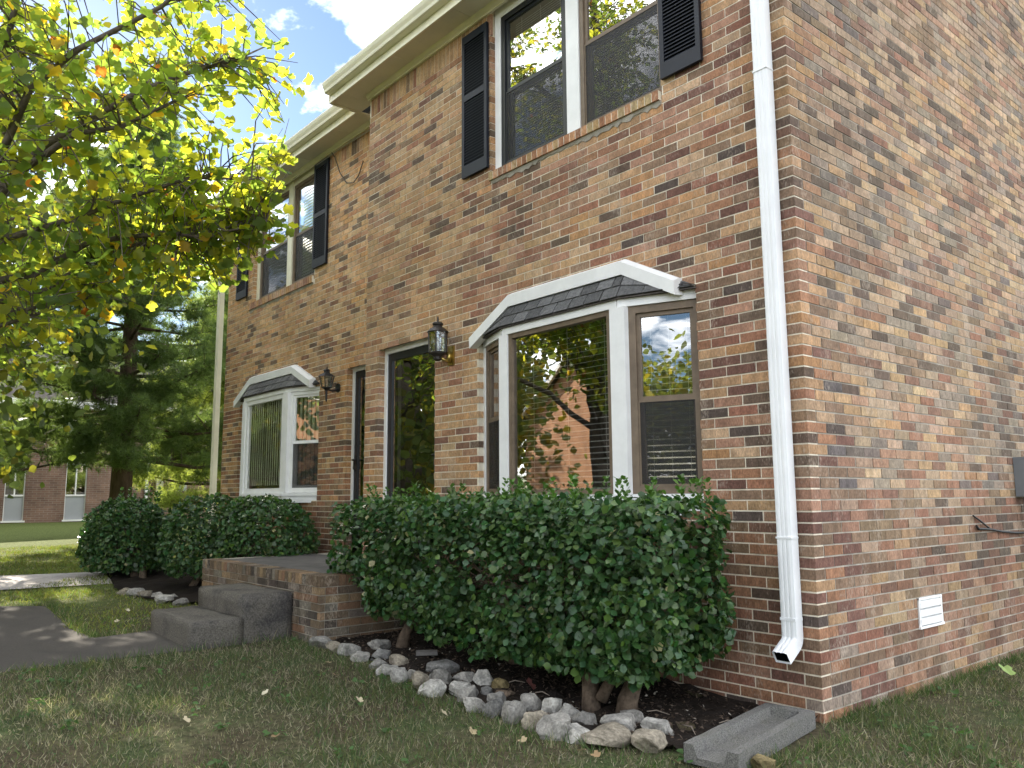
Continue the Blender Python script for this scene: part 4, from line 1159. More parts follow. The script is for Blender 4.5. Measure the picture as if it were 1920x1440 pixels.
def tulip_leaf_mesh(size, col, fold, curl, mat):
    R_ = [(x, y, abs(x) * fold + curl * y * y) for x, y in LOBE]; Lf = [(-x, y, z) for x, y, z in R_[1:-1]]
    vs = [(x * size, y * size, z * size) for x, y, z in R_ + Lf]
    m_ = MB(); m_.poly(vs, [tuple(range(8)), (0, 7, 13, 12, 11, 10, 9, 8)], col); return m_.mesh('leaf', mat)
dl = [tulip_leaf_mesh(.055, c, .35, .2, M_litter) for c in ((.42, .36, .24), (.34, .27, .16), (.46, .42, .30), (.25, .17, .09))]
lr = random.Random(5)
LEAVES = [((-2.8, -2.6), 'pale curled leaf on the open lawn in front of the stone edging'), ((-2.2, -2.15), 'dry leaf lying on lawn in front of the white craggy stone'), ((-1.6, -1.85), 'dry leaf on grass just in front of the square grey block stone'),
 ((-.9, -1.78), 'dry leaf on grass in front of the large cracked stone'), ((-.6, -1.65), 'dry leaf touching the front of the wide tan stone'), ((-2.95, -1.95), 'dry leaf on grass in front of the flat whitish stone'), ((-3.6, -2.3), 'dry leaf on the lawn in front of the brick porch corner'),
 ((-1.2, -1.95), 'dry leaf on grass in front of the dark rounded stone'), ((-4.2, -2.6), 'dry leaf on the lawn close to the bottom concrete step'), ((-.1, -1.35), 'dry leaf between the last stone and the splash block'), ((-1.9, -2.9), 'lone dry leaf on the lawn nearest the camera'),
 ((-3.4, -1.8), 'dry leaf on grass by the pale third stone'), ((-6.6, -2.6), 'dry leaf on the grass patch beside the steps and walkway'), ((-7.2, -2.3), 'dry leaf on the grass patch in front of the small row of rocks'), ((-.45, -1.62), 'dry leaf on grass before the last rounded stone'), ((-2.5, -3.2), 'dry leaf on the lawn farthest out from the flower bed')]
for (x, y), lab in LEAVES:
    o = bpy.data.objects.new('fallen_leaf', lr.choice(dl)); o.location = (x, y, float(gz(x, y)) + .03); o.rotation_euler = (lr.uniform(-.5, .5), lr.uniform(-.5, .5), lr.uniform(0, 6.2))
    link(o); tag(o, lab, 'leaf', 'dry leaves on the lawn')
o = bpy.data.objects.new('fallen_leaf', tulip_leaf_mesh(.12, (.22, .30, .09), .3, .25, M_litter)); o.location = (.35, 2.2, -.09); o.rotation_euler = (.3, .2, 1.0); link(o)
tag(o, 'yellow green leaf on the grass beside the side wall below the vent', 'leaf')
o = bpy.data.objects.new('fallen_leaf', tulip_leaf_mesh(.10, (.09, .035, .03), .5, .3, M_litter)); o.location = (-1.62, -1.08, -.04); o.rotation_euler = (.5, .2, 2.0); link(o)
tag(o, 'dark reddish dry leaf on the bed soil beside the ochre stone', 'leaf')

# ------------------------------------------------------------------ shrubs
HV = np.array([(0, 0, 0), (-.31, .28, .05), (-.40, .64, .06), (0, 1.0, -.08), (.40, .64, .06), (.31, .28, .05), (0, .55, -.03)])
HF = np.array([(0, 6, 2, 1), (6, 3, 3, 2), (0, 5, 4, 6), (6, 4, 3, 3)])
HF = np.array([(0, 6, 1), (6, 2, 1), (6, 3, 2), (0, 5, 6), (5, 4, 6), (4, 3, 6)])
def shrub(name, lobes, n, size, label, seed, base, singles=0, shoots=None, cutz=None, stems=(), group=None, e=.62):
    """lobes: list of (centre, radii); leaves on the shell of the union"""
    r_ = np.random.default_rng(seed)
    t = empty(name, base); tag(t, label, 'shrub', group)
    P, N = [], []
    per = [max(10, int(n * 1.7 * (rd[0] * rd[2] + rd[0] * rd[1] + rd[1] * rd[2]) / sum(q[1][0] * q[1][2] + q[1][0] * q[1][1] + q[1][1] * q[1][2] for q in lobes))) for c, rd in lobes]
    for (c, rd), m in zip(lobes, per):
        v = unit(r_.normal(size=(m, 3)))
        v = np.sign(v) * np.abs(v) ** e; q_e = .55 if e < .9 else .12; v /= np.max(np.abs(v), axis=1, keepdims=True) ** q_e * np.linalg.norm(v, axis=1, keepdims=True) ** (1 - q_e)
        depth = 1 - np.abs(r_.normal(0, .085, size=(m, 1))) - (r_.random((m, 1)) < .22) * r_.random((m, 1)) * .45
        p = v * depth * np.array(rd)
        bumpn = 1 + .06 * np.sin(p[:, :1] * 7 + seed) * np.sin(p[:, 2:] * 8 + 1) + .04 * np.sin(p[:, 1:2] * 13 + p[:, :1] * 11)
        p = p * bumpn + np.array(c)
        P.append(p); N.append(unit(v / np.array(rd)))
    P, N = np.concatenate(P), np.concatenate(N)
    keep = np.ones(len(P), bool)
    for c, rd in lobes:   # drop leaves deep inside another lobe
        q = np.linalg.norm((P - np.array(c)) / np.array(rd), axis=1); keep &= q > .55
    hole = np.sin(P[:, 0] * 9.1 + seed) * np.sin(P[:, 2] * 10.3 + 2) * np.sin(P[:, 1] * 8 + P[:, 0] * 3)
    keep &= (hole < .55) | (r_.random(len(P)) < .35)
    if cutz: keep &= P[:, 2] > cutz(P[:, 0], P[:, 1])
    P, N = P[keep], N[keep]
    if len(P) > n: s = r_.permutation(len(P))[:n]; P, N = P[s], N[s]
    nn = unit(N * .5 + r_.normal(0, .55, P.shape) + np.array([0, 0, .38]))
    D = r_.normal(0, 1, P.shape) + np.array([0, 0, -.25]) + N * .5
    S = size * (.55 + .85 * r_.beta(2, 2.2, len(P)))
    zt = (P[:, 2] - P[:, 2].min()) / np.ptp(P[:, 2])
    base_c = np.array([(.036, .088, .028)]) * r_.uniform(.6, 1.5, (len(P), 1)) * np.array([[1, 1, 1]])
    base_c[:, 0] *= r_.uniform(.8, 1.6, len(P)); base_c[:, 2] *= r_.uniform(.7, 1.3, len(P))
    yl = (r_.random(len(P)) < .05 + .20 * (zt > .9)); base_c[yl] = np.array([.085, .15, .03]) * r_.uniform(.7, 1.3, (yl.sum(), 1))
    pale = r_.random(len(P)) < .006; base_c[pale] = (.3, .27, .14)
    if shoots:
        sp, sd = [], []
        for (x, y, z, h) in shoots:
            for j in range(int(h / .022)):
                a = j * 2.4; zz = z + (j / (h / .022)) * h
                for s_ in (0, 1):
                    a2 = a + math.pi * s_; sp.append((x + .012 * math.cos(a2), y + .012 * math.sin(a2), zz)); sd.append((math.cos(a2), math.sin(a2), .9))
        sp, sd = np.array(sp), np.array(sd)
        k = len(sp); P = np.concatenate([P, sp]); nn = np.concatenate([nn, unit(np.stack([-sd[:, 0], -sd[:, 1], np.full(k, .9)], 1) + r_.normal(0, .2, (k, 3)))]); D = np.concatenate([D, sd])
        S = np.concatenate([S, size * r_.uniform(.5, .85, k)]); base_c = np.concatenate([base_c, np.array([[.075, .15, .028]]) * r_.uniform(.6, 1.35, (k, 1))])
    # nearest leaves singly
    b = np.array(base)
    if singles:
        dist = np.linalg.norm(P - np.array(CAM), axis=1); face = np.sum(nn * (np.array(CAM) - P), axis=1) / dist
        px = np.abs(face) * S ** 2 / dist ** 2
        outer = np.sum(N_full(N, P, k if shoots else 0) * (np.array(CAM) - P), axis=1) > 0 if False else (P[:, 1] < np.percentile(P[:, 1], 22))
        px = px * outer; order = np.argsort(-px)[:singles]
        vm = []
        for c in ((.026, .068, .022), (.036, .09, .028), (.05, .115, .032), (.03, .08, .032), (.08, .14, .03)):
            V_, F_, _ = scatter(np.zeros((1, 3)), np.array([[0, 0, 1.]]), np.array([[0, 1., 0]]), np.array([1.0]), HV, HF)
            vm.append((c, np_mesh('leaf', V_, F_, M_hedge, np.tile(np.array(c), (len(F_), 1)), smooth=True)))
        for q in order:
            me = min(vm, key=lambda cm: sum((cm[0][w_] - base_c[q][w_]) ** 2 for w_ in range(3)))[1]
            nz_ = Vector(nn[q]).normalized(); dd = Vector(D[q]); dd = (dd - nz_ * dd.dot(nz_)).normalized(); xx = dd.cross(nz_); s_ = float(S[q]); p_ = Vector(P[q] - b)
            o = bpy.data.objects.new('leaf', me)
            o.matrix_local = Matrix(((xx.x * s_, dd.x * s_, nz_.x * s_, p_.x), (xx.y * s_, dd.y * s_, nz_.y * s_, p_.y), (xx.z * s_, dd.z * s_, nz_.z * s_, p_.z), (0, 0, 0, 1)))
            link(o, t)
        m_ = np.ones(len(P), bool); m_[order] = False
        P, nn, D, S, base_c = P[m_], nn[m_], D[m_], S[m_], base_c[m_]
    V_, F_, idx = scatter(P - b, nn, D, S, HV, HF)
    o = link(bpy.data.objects.new('foliage', np_mesh('foliage', V_, F_, M_hedge, base_c[idx], smooth=True)), t); tag(o, kind='stuff')
    for st_ in stems:
        m_ = MB(); m_.tube([tuple(Vector(p) - Vector(base)) for p, _ in st_], [q for _, q in st_], 9); m_.build('stem', M_twig, t, smooth=True)
    # inner branches fanning out of the stems
    m_ = MB(); rs = random.Random(seed)
    for st_ in stems:
        p0 = Vector(st_[-1][0])
        for _ in range(16):
            c, rd = rs.choice(lobes); q = Vector(c) + Vector((rs.uniform(-.85, .85) * rd[0], rs.uniform(-.8, .8) * rd[1], rs.uniform(-.5, .85) * rd[2]))
            if (q - p0).length > 1.5: q = p0 + (q - p0).normalized() * 1.5
            mid = p0.lerp(q, .5) + Vector((rs.uniform(-.08, .08), rs.uniform(-.08, .08), rs.uniform(0, .12)))
            m_.tube([tuple(v - Vector(base)) for v in (p0, mid, q)], [.014, .009, .003], 5)
    m_.build('branch', M_twig, t)
    return t
rs = np.random.default_rng(4)
sh = [(x, -.75 + rs.uniform(-.45, .35), 1.30 + rs.uniform(-.02, .03), rs.uniform(.06, .19)) for x in np.concatenate([rs.uniform(-4.5, -2.6, 26), rs.uniform(-2.6, -.4, 30)])]
shrub('clipped_hedge', [((-3.98, -.76, .90), (.66, .52, .44)), ((-3.15, -.74, .78), (.80, .58, .57)), ((-2.2, -.74, .72), (.84, .60, .64)), ((-1.4, -.72, .72), (.82, .60, .62)), ((-.92, -.70, .82), (.54, .54, .52)), ((-1.15, -.72, .50), (.52, .52, .40)), ((-.86, -.64, .58), (.36, .46, .38))],
      27000, .058, 'big clipped dark green hedge in front of the bronze framed bay window', 21, (-2.2, -.7, 0), singles=300, shoots=sh,
      cutz=lambda x, y: .10 + .10 * np.clip(-x - 2.9, 0, 2) + .25 * np.clip(x + .7, 0, 1),
      stems=([((-1.12, -1.0, -.16), .075), ((-1.15, -.98, 0), .06), ((-1.2, -.93, .18), .055), ((-1.28, -.85, .4), .035)], [((-1.05, -.98, -.02), .045), ((-.98, -.95, .12), .035), ((-.9, -.88, .35), .028)],
             [((-.93, -.87, -.16), .085), ((-.92, -.86, -.02), .07), ((-.86, -.80, .2), .045), ((-.8, -.75, .4), .03)],
             [((-3.5, -1.0, -.06), .07), ((-3.5, -.97, .08), .055), ((-3.45, -.9, .3), .035)], [((-2.4, -.6, -.1), .06), ((-2.4, -.6, .3), .035)]))
shrub('rounded_shrub', [((-7.95, -.42, .74), (.95, .64, .62)), ((-8.75, -.85, .74), (.68, .64, .64))], 9000, .062, 'rounded dark green shrub beside the brick porch under the white framed bay', 31, (-8.5, -.5, .1),
      e=1.05, stems=([((-8.8, -1.05, .1), .06), ((-8.75, -.9, .4), .04)], [((-8.5, -.6, .1), .06), ((-8.4, -.5, .5), .04)]), cutz=lambda x, y: .30 + 0 * x,
      shoots=[(-9.2 + rs.uniform(0, 1.6), -.6 + rs.uniform(-.3, .3), 1.28, rs.uniform(.04, .1)) for _ in range(12)])
shrub('rounded_shrub', [((-10.9, -1.36, .69), (.72, .66, .66))], 9000, .062, 'bushy rounded shrub nearest the far path with rocks at its foot', 32, (-10.0, -.8, .15),
      e=1.05, stems=([((-10.45, -1.35, .13), .07), ((-10.5, -1.3, .5), .05)], [((-10.2, -1.3, .13), .06), ((-10.4, -1.25, .45), .04)], [((-11.0, -1.3, .17), .06), ((-11.0, -1.3, .5), .04)]), cutz=lambda x, y: .27 + .0 * x,
      shoots=[(-10.8 + rs.uniform(-.4, .4), -1.28 + rs.uniform(-.3, .3), 1.3, rs.uniform(.05, .25)) for _ in range(14)])

# ------------------------------------------------------------------ grass
def inside(poly, X, Y):
    c = np.zeros(len(X), bool); n_ = len(poly); j = n_ - 1
    for i in range(n_):
        xi, yi = poly[i]; xj, yj = poly[j]
        t = ((yi > Y) != (yj > Y)) & (X < (xj - xi) * (Y - yi) / (yj - yi + 1e-12) + xi); c ^= t; j = i
    return c
BED = [(-4.25, .1), (-4.25, -1.5), (-3.3, -1.5), (-2.4, -1.55), (-1.6, -1.58), (-.6, -1.38), (-.25, -1.24), (.17, -1.25), (.17, -.2), (0, -.1), (0, .1)]
WALK = [(-4.70, -2.3), (-6.0, -2.3), (-5.98, -2.97), (-6.6, -3.04), (-8.4, -2.94), (-8.75, -3.37), (-12, -3.57), (-12, -4.7), (-4.93, -4.4), (-4.88, -3.6)]
PORCH = [(-7.4, .5), (-7.4, -1.5), (-6.05, -1.5), (-6.05, -2.5), (-4.65, -2.5), (-4.65, -1.5), (-4.1, -1.5), (-4.1, .5)]
SOIL2 = [(-11.3, .4), (-11.45, -1.1), (-11.1, -1.55), (-10.3, -1.68), (-9.4, -1.86), (-8.4, -1.86), (-7.3, -1.7), (-7.3, .4)]
def grass(name, n, box, hmin, hmax, wid, label, seed, dryness=.3, tint=(.050, .092, .022)):
    r_ = np.random.default_rng(seed)
    X = r_.uniform(box[0], box[1], n); Y = r_.uniform(box[2], box[3], n)
    # view-weighted thinning and patchiness
    d = np.hypot(X - CAM.x, Y - CAM.y)
    fwd = ((X - CAM.x) * fw.x + (Y - CAM.y) * fw.y); side_ = (X - CAM.x) * rr.x + (Y - CAM.y) * rr.y
    keep = (fwd > 1.5) & (np.abs(side_) < fwd * .70 + .5)
    patch = np.sin(X * 2.3 + 1.1 * np.sin(Y * 1.9)) * np.sin(Y * 2.9 + 1.3 * np.sin(X * 1.7)) + .6 * np.sin(X * 6.1 + Y * 3.3) * np.sin(Y * 7.3 - X * 2.2)
    keep &= r_.random(n) < np.clip(.72 + .3 * patch, .25, 1)
    for pl in (BED, WALK, PORCH, SOIL2): keep &= ~inside(pl, X, Y)
    keep &= ~inside([(-10.25, -3.1), (-11.2, -6.5), (-13.25, -6.5), (-12.1, -2.85), (-11.5, -1.3)], X, Y)
    keep &= ~((X < .0) & (X > -11.8) & (Y > 0))
    X, Y, patch = X[keep], Y[keep], patch[keep]; n = len(X)
    P = np.stack([X, Y, gz(X, Y) - .004], 1)
    D = r_.normal(0, .55, (n, 3)); D[:, 2] = r_.uniform(.35, 1.0, n); D = unit(D)
    A = r_.normal(size=(n, 3)); A[:, 2] *= .2
    H = r_.uniform(hmin, hmax, n) * (1 + .35 * patch); W = wid * r_.uniform(.7, 1.3, n)
    TV = np.array([(-.5, 0, 0), (.5, 0, 0), (.32, .55, .06), (-.32, .55, .06), (0, 1, .22)])
    TF = np.array([(0, 1, 2), (0, 2, 3), (3, 2, 4)])
    S = np.stack([W, H, H], 1)
    V_, F_, idx = scatter(P, A, D, S, TV, TF)
    dry = r_.random(n) < np.clip(dryness - .22 * patch, .06, .75)
    c = np.array([tint]) * r_.uniform(.6, 1.5, (n, 1)); c[:, 0] *= r_.uniform(.8, 1.5, n)
    c[dry] = np.array([.30, .27, .20]) * r_.uniform(.35, 1.3, (dry.sum(), 1))
    o = link(bpy.data.objects.new(name, np_mesh(name, V_, F_, M_grass, c[idx])))
    tag(o, label, 'grass', kind='stuff')
grass('grass', 330000, (-6.2, 3.2, -4.9, 5.0),   .022, .066, .0054, 'short patchy dry and green grass of the front lawn', 1, .44, (.075, .112, .048))
grass('grass', 90000, (-18, -6.2, -6, 1.0), .03, .065, .009, 'short grass on the lawn beyond the walkway', 2, .12, (.14, .19, .05))  # tint lighter than the front lawn, sunlit look put into the blade colour

def chips():
    r_ = np.random.default_rng(8); n = 4200
    X = r_.uniform(-4.2, 0, n); Y = r_.uniform(-1.45, -.03, n); k = inside([(-4.2, -.05), (-4.2, -1.4), (-3.3, -1.4), (-2.4, -1.45), (-1.6, -1.45), (-.6, -1.2), (-.3, -1.05), (-.05, -.1)], X, Y)
    X, Y = X[k], Y[k]; n = len(X); P = np.stack([X, Y, gz(X, Y) + .03], 1)
    N = unit(r_.normal(0, .5, (n, 3)) + np.array([0, 0, 1])); L = r_.uniform(.008, .035, n); S = np.stack([L * r_.uniform(.2, .6, n), L, L * .4], 1)
    tv = np.array([(-.5, -.5, 0), (.5, -.5, 0), (.4, .5, .1), (-.4, .5, .1), (0, 0, .45)]); tf = np.array([(0, 1, 4), (1, 2, 4), (2, 3, 4), (3, 0, 4)])
    V_, F_, idx = scatter(P, N, r_.normal(size=(n, 3)), S, tv, tf)
    c = np.array([[.05, .036, .026]]) * r_.uniform(.4, 2.0, (n, 1)); pl = r_.random(n) < .035; c[pl] = np.array([.34, .31, .26]) * r_.uniform(.6, 1.2, (pl.sum(), 1))
    o = link(bpy.data.objects.new('mulch', np_mesh('mulch', V_, F_, M_litter, c[idx]))); tag(o, 'dark mulch chips and pale bits scattered over the bed soil', 'mulch', kind='stuff')
chips()
def weeds():
    r_ = np.random.default_rng(18); P, D, C_ = [], [], []
    for _ in range(900):
        x, y = r_.uniform(-6, 3), r_.uniform(-4.8, 4); a = np.array([x]); b = np.array([y])
        if any(inside(pl, a, b)[0] for pl in (BED, WALK, PORCH, SOIL2)) or (x < 0 and y > 0): continue
        q = math.sin(x * 2.3 + 1.1 * math.sin(y * 1.9)) * math.sin(y * 2.9 + 1.3 * math.sin(x * 1.7))
        if r_.random() > .25 + .5 * (q > .2): continue
        m = r_.integers(4, 11); g_ = r_.uniform(.7, 1.3)
        for i in range(m):
            t = r_.uniform(0, 6.28); rd = r_.uniform(.0, .05); P.append((x + rd * math.cos(t), y + rd * math.sin(t), float(gz(x, y)) + r_.uniform(.012, .045))); D.append((math.cos(t), math.sin(t), .35)); C_.append(np.array((.07, .135, .045)) * g_)
    P, D, C_ = np.array(P), np.array(D), np.array(C_); n = len(P)
    V_, F_, idx = scatter(P, unit(r_.normal(0, .35, (n, 3)) + np.array([0, 0, 1])), D, r_.uniform(.018, .05, n), HV, HF)
    o = link(bpy.data.objects.new('weeds', np_mesh('weeds', V_, F_, M_grass, C_[idx]))); tag(o, 'low broad leaved weeds and clover growing in the front lawn', 'weeds', kind='stuff')
weeds()

def edge_grass():
    r_ = np.random.default_rng(77); P = []
    runs = [((.05, .05), (.05, 5.0), .05, 1500), ((-4.25, -1.62), (-3.3, -1.68), .06, 160), ((-3.3, -1.70), (-1.2, -1.76), .06, 330), ((-1.2, -1.74), (-.2, -1.44), .06, 200), ((.16, -1.2), (.30, -.2), .04, 240), ((-4.66, -2.5), (-4.72, -1.55), .04, 150),
            ((-4.7, -2.5), (-4.9, -4.3), .03, 420), ((-5.98, -2.5), (-5.98, -2.95), .03, 120), ((-6.0, -2.96), (-8.4, -2.86), .03, 420), ((-8.4, -2.88), (-8.8, -3.35), .03, 120), ((-5.98, -1.6), (-5.98, -2.4), .03, 120)]
    for a, b, w_, m in runs:
        t = r_.random((m, 1)); q = np.array(a) * (1 - t) + np.array(b) * t + r_.normal(0, w_, (m, 2)); P.append(q)
    P = np.concatenate(P); P = P[~((P[:, 0] < .012) & (P[:, 0] > -.6) & (P[:, 1] > 0))]; n = len(P); P3 = np.stack([P[:, 0], P[:, 1], gz(P[:, 0], P[:, 1]) - .004], 1)
    D = r_.normal(0, .42, (n, 3)); D[:, 2] = r_.uniform(.5, 1.0, n); H = r_.uniform(.05, .13, n)
    TV = np.array([(-.5, 0, 0), (.5, 0, 0), (.36, .55, .08), (-.36, .55, .08), (0, 1, .32)]); TF = np.array([(0, 1, 2), (0, 2, 3), (3, 2, 4)])
    V_, F_, idx = scatter(P3, r_.normal(size=(n, 3)) * np.array([1, 1, .2]), D, np.stack([r_.uniform(.003, .006, n), H, H], 1), TV, TF)
    c = np.array([[.065, .115, .035]]) * r_.uniform(.6, 1.4, (n, 1)); dr = r_.random(n) < .22; c[dr] = np.array([.27, .24, .16]) * r_.uniform(.5, 1.2, (dr.sum(), 1))
    o = link(bpy.data.objects.new('edge_grass', np_mesh('edge_grass', V_, F_, M_grass, c[idx]))); tag(o, 'longer untrimmed grass along the wall foot, stones and walkway edge', 'grass', kind='stuff')
edge_grass()

# ------------------------------------------------------------------ trees
def limb(p0, p1, r0_, r1, bend, n=6, seed=0):
    r_ = random.Random(seed); p0, p1 = Vector(p0), Vector(p1); out = []
    for i in range(n + 1):
        t = i / n; w_ = math.sin(math.pi * t)
        out.append(p0.lerp(p1, t) + Vector((0, 0, bend * w_)) + Vector((r_.uniform(-1, 1), r_.uniform(-1, 1), r_.uniform(-1, 1))) * .03 * (p1 - p0).length * (1 if 0 < i < n else 0) )
    return out, [r0_ + (r1 - r0_) * (i / n) for i in range(n + 1)]

# big tulip tree whose leafy boughs hang into the picture from the left
T0 = Vector((-6.5, -5.25, float(gz(-6.5, -5.25))))
tulip = empty('tulip_tree', T0)
tag(tulip, 'tall broadleaf tree with yellow green lobed leaves hanging over the walkway', 'tree')
def loc_(pts): return [tuple(Vector(p) - T0) for p in pts]
mb = MB(); tp = [T0 + Vector(q) for q in ((0, 0, -.15), (0.02, .0, .5), (-.05, .05, 2.2), (.02, .1, 4.2), (-.1, .1, 6.5), (-.3, .2, 9.5), (-.5, .2, 11.5))]
mb.tube(loc_(tp), [.34, .25, .22, .18, .14, .09, .03], 12); mb.build('trunk', M_bark_grey, tulip, smooth=True)
LIMBS = [((-6.5, -5.1, 2.4), (-9.6, -3.6, 4.0), .06, .012, .3), ((-6.45, -5.15, 2.9), (-3.9, -3.0, 4.75), .06, .012, .18), ((-6.4, -5.1, 2.6), (-4.45, -2.0, 4.0), .05, .010, .30), ((-6.4, -5.1, 1.9), (-5.2, -3.7, 3.0), .045, .01, .15), ((-6.48, -5.2, 2.7), (-3.65, -2.6, 5.15), .065, .012, .45), ((-6.5, -5.2, 2.9), (-3.5, -3.0, 5.75), .055, .012, .3), ((-6.48, -5.2, 2.5), (-4.1, -2.3, 4.25), .05, .01, .35),  # first limb carries the bough added to shade the front lawn
         ((-6.48, -5.15, 2.3), (-4.9, -2.6, 3.75), .045, .01, .25), ((-6.45, -5.15, 3.4), (-3.9, -3.6, 6.3), .055, .012, .3), ((-6.5, -5.1, 2.2), (-5.2, -3.3, 3.2), .04, .01, .25),
         ((-6.5, -5.2, 4.0), (-8.8, -7.0, 7.0), .09, .02, .3), ((-6.5, -5.2, 3.8), (-8.9, -3.4, 6.8), .09, .02, .3), ((-6.5, -5.2, 4.2), (-5.0, -7.6, 7.4), .09, .02, .3), ((-6.5, -5.1, 5.0), (-5.4, -3.6, 8.2), .07, .02, .2), ((-6.5, -5.2, 3.0), (-7.6, -3.4, 4.6), .06, .015, .2), ((-6.6, -5.1, 7.0), (-8.4, -4.0, 9.6), .08, .02, .3), ((-6.7, -5.1, 7.5), (-7.6, -6.2, 10.5), .07, .02, .3), ((-6.8, -5.1, 8.0), (-6.6, -3.9, 10.6), .06, .02, .2)]
bpts = []
for i, (a, b, ra, rb, bend) in enumerate(LIMBS):
    pts, rad = limb(a, b, ra, rb, bend, 7, i); m_ = MB(); m_.tube(loc_(pts), rad, 8); m_.build('branch', M_bark_grey, tulip, smooth=True); bpts.append(pts)
ENV = [((-4.4, -3.1, 4.95), (1.15, 1.45, 1.25)), ((-5.2, -3.9, 4.3), (1.0, 1.2, 1.35)), ((-6.3, -5.0, 6.6), (2.8, 2.3, 2.7)), ((-5.3, -4.2, 5.7), (1.6, 1.9, 1.9)), ((-5.3, -2.65, 3.95), (1.0, .95, .72)), ((-7.6, -5.2, 5.6), (1.9, 2.2, 2.1)), ((-7.6, -4.9, 9.4), (2.6, 2.2, 2.4)), ((-4.85, -2.2, 4.2), (.55, .65, .62)), ((-5.35, -3.95, 3.2), (.55, .65, .6)), ((-4.95, -3.15, 3.4), (.55, .7, .42)), ((-8.9, -3.7, 3.9), (1.8, 1.3, 1.2))]  # last ellipsoid: bough added outside the view to shade the front lawn
def in_env(P):
    return np.any(np.stack([np.sum(((P - np.array(c)) / np.array(r_)) ** 2, axis=1) < 1 for c, r_ in ENV]), axis=0)
rt = np.random.default_rng(12)
# twigs from limbs into the envelope, leaves along them
twb = MB(); LP, LD = [], []
allb = np.array([tuple(Vector(pts[k]).lerp(Vector(pts[k + 1]), t)) for pts in bpts for k in range(2, len(pts) - 1) for t in (0, .17, .33, .5, .67, .83)] + [tuple(p[-1]) for p in bpts])
cand_ = []
for ei, (c, r_) in enumerate(ENV):
    vol = r_[0] * r_[1] * r_[2]; m = (270, 150, 190, 115, 140, 110, 620, 90, 80, 60, 220)[ei]; v = unit(rt.normal(size=(m, 3))) * (rt.random((m, 1)) ** (1 / 3)) * np.array(r_) + np.array(c); cand_.append(v)
cand_ = np.concatenate(cand_)
for q in cand_:
    j = np.argsort(np.linalg.norm(allb - q, axis=1))[rt.integers(0, 7)]; p0 = Vector(allb[j]); e = Vector(q); L = (e - p0).length
    if L < .12 or L > 1.5: continue
    mid = p0.lerp(e, .5) + Vector((0, 0, .12 * L)) + Vector(rt.normal(0, .05 * L, 3))
    twb.tube(loc_([p0, mid, e]), [.010 if L > .8 else .006, .006, .0025], 4, cap=False)
    nl = int(3 + min(L, 1.4) * 4)
    for t in rt.uniform(.25, 1.02, nl):
        b_ = (p0.lerp(mid, t * 2) if t < .5 else mid.lerp(e, t * 2 - 1)); LP.append(np.array(b_) + rt.normal(0, .10, 3)); LD.append(np.array((e - p0).normalized()) * .5 + rt.normal(0, .5, 3) + np.array([0, 0, -.55]))
tag(twb.build('twigs', M_bark_grey, tulip), kind='stuff')
LP, LD = np.array(LP), np.array(LD); k_ = in_env(LP); LP, LD = LP[k_], LD[k_]
NN = unit(rt.normal(0, .55, LP.shape) + np.array([0, 0, .75])); SZ = rt.uniform(.065, .125, len(LP))
TVL = np.array([(x, y, abs(x) * .42 - .30 * y * y) for x, y in LOBE] + [(-x, y, abs(x) * .42 - .30 * y * y) for x, y in LOBE[1:-1]])
TFL = np.array([(0, 1, 2, 3, 4, 5, 6, 7), (0, 7, 13, 12, 11, 10, 9, 8)])
cc = np.array([[.070, .112, .036]]) * rt.uniform(.7, 1.25, (len(LP), 1)); yy = rt.random(len(LP))
cc[yy < .46] = np.array([.128, .148, .032]) * rt.uniform(.8, 1.2, ((yy < .46).sum(), 1)); cc[yy < .03] = np.array([.19, .14, .02]); cc[yy < .007] = np.array([.14, .055, .02])
dist = np.linalg.norm(LP - np.array(CAM), axis=1)
vis = np.array([(lambda q: q is not None and -20 < q[0] < 640 and -20 < q[1] < 640)(pix(p)) for p in LP])
order = np.argsort(np.where(vis, dist / SZ, 1e9))[:300]
vm = []
for c in ((.055, .09, .03), (.07, .115, .036), (.08, .125, .036), (.12, .14, .022), (.19, .14, .02)):
    V_, F_, _ = scatter(np.zeros((1, 3)), np.array([[0, 0, 1.]]), np.array([[0, 1., 0]]), np.array([1.0]), TVL, TFL); vm.append((c, np_mesh('leaf', V_, F_, M_tulip, np.tile(np.array(c), (len(F_), 1)))))
for q in order:
    me = min(vm, key=lambda cm: sum((cm[0][w_] - cc[q][w_]) ** 2 for w_ in range(3)))[1]
    nz_ = Vector(NN[q]).normalized(); dd = Vector(LD[q]); dd = (dd - nz_ * dd.dot(nz_)).normalized(); xx = dd.cross(nz_); s_ = float(SZ[q]); p_ = Vector(LP[q]) - T0
    o = bpy.data.objects.new('leaf', me)
    o.matrix_local = Matrix(((xx.x * s_, dd.x * s_, nz_.x * s_, p_.x), (xx.y * s_, dd.y * s_, nz_.y * s_, p_.y), (xx.z * s_, dd.z * s_, nz_.z * s_, p_.z), (0, 0, 0, 1))); link(o, tulip)
m_ = np.ones(len(LP), bool); m_[order] = False
V_, F_, idx = scatter(LP[m_] - np.array(T0), NN[m_], LD[m_], SZ[m_], TVL, TFL)
o = link(bpy.data.objects.new('foliage', np_mesh('foliage', V_, F_, M_tulip, cc[m_][idx])), tulip); tag(o, kind='stuff')
print('tulip leaves', len(LP))

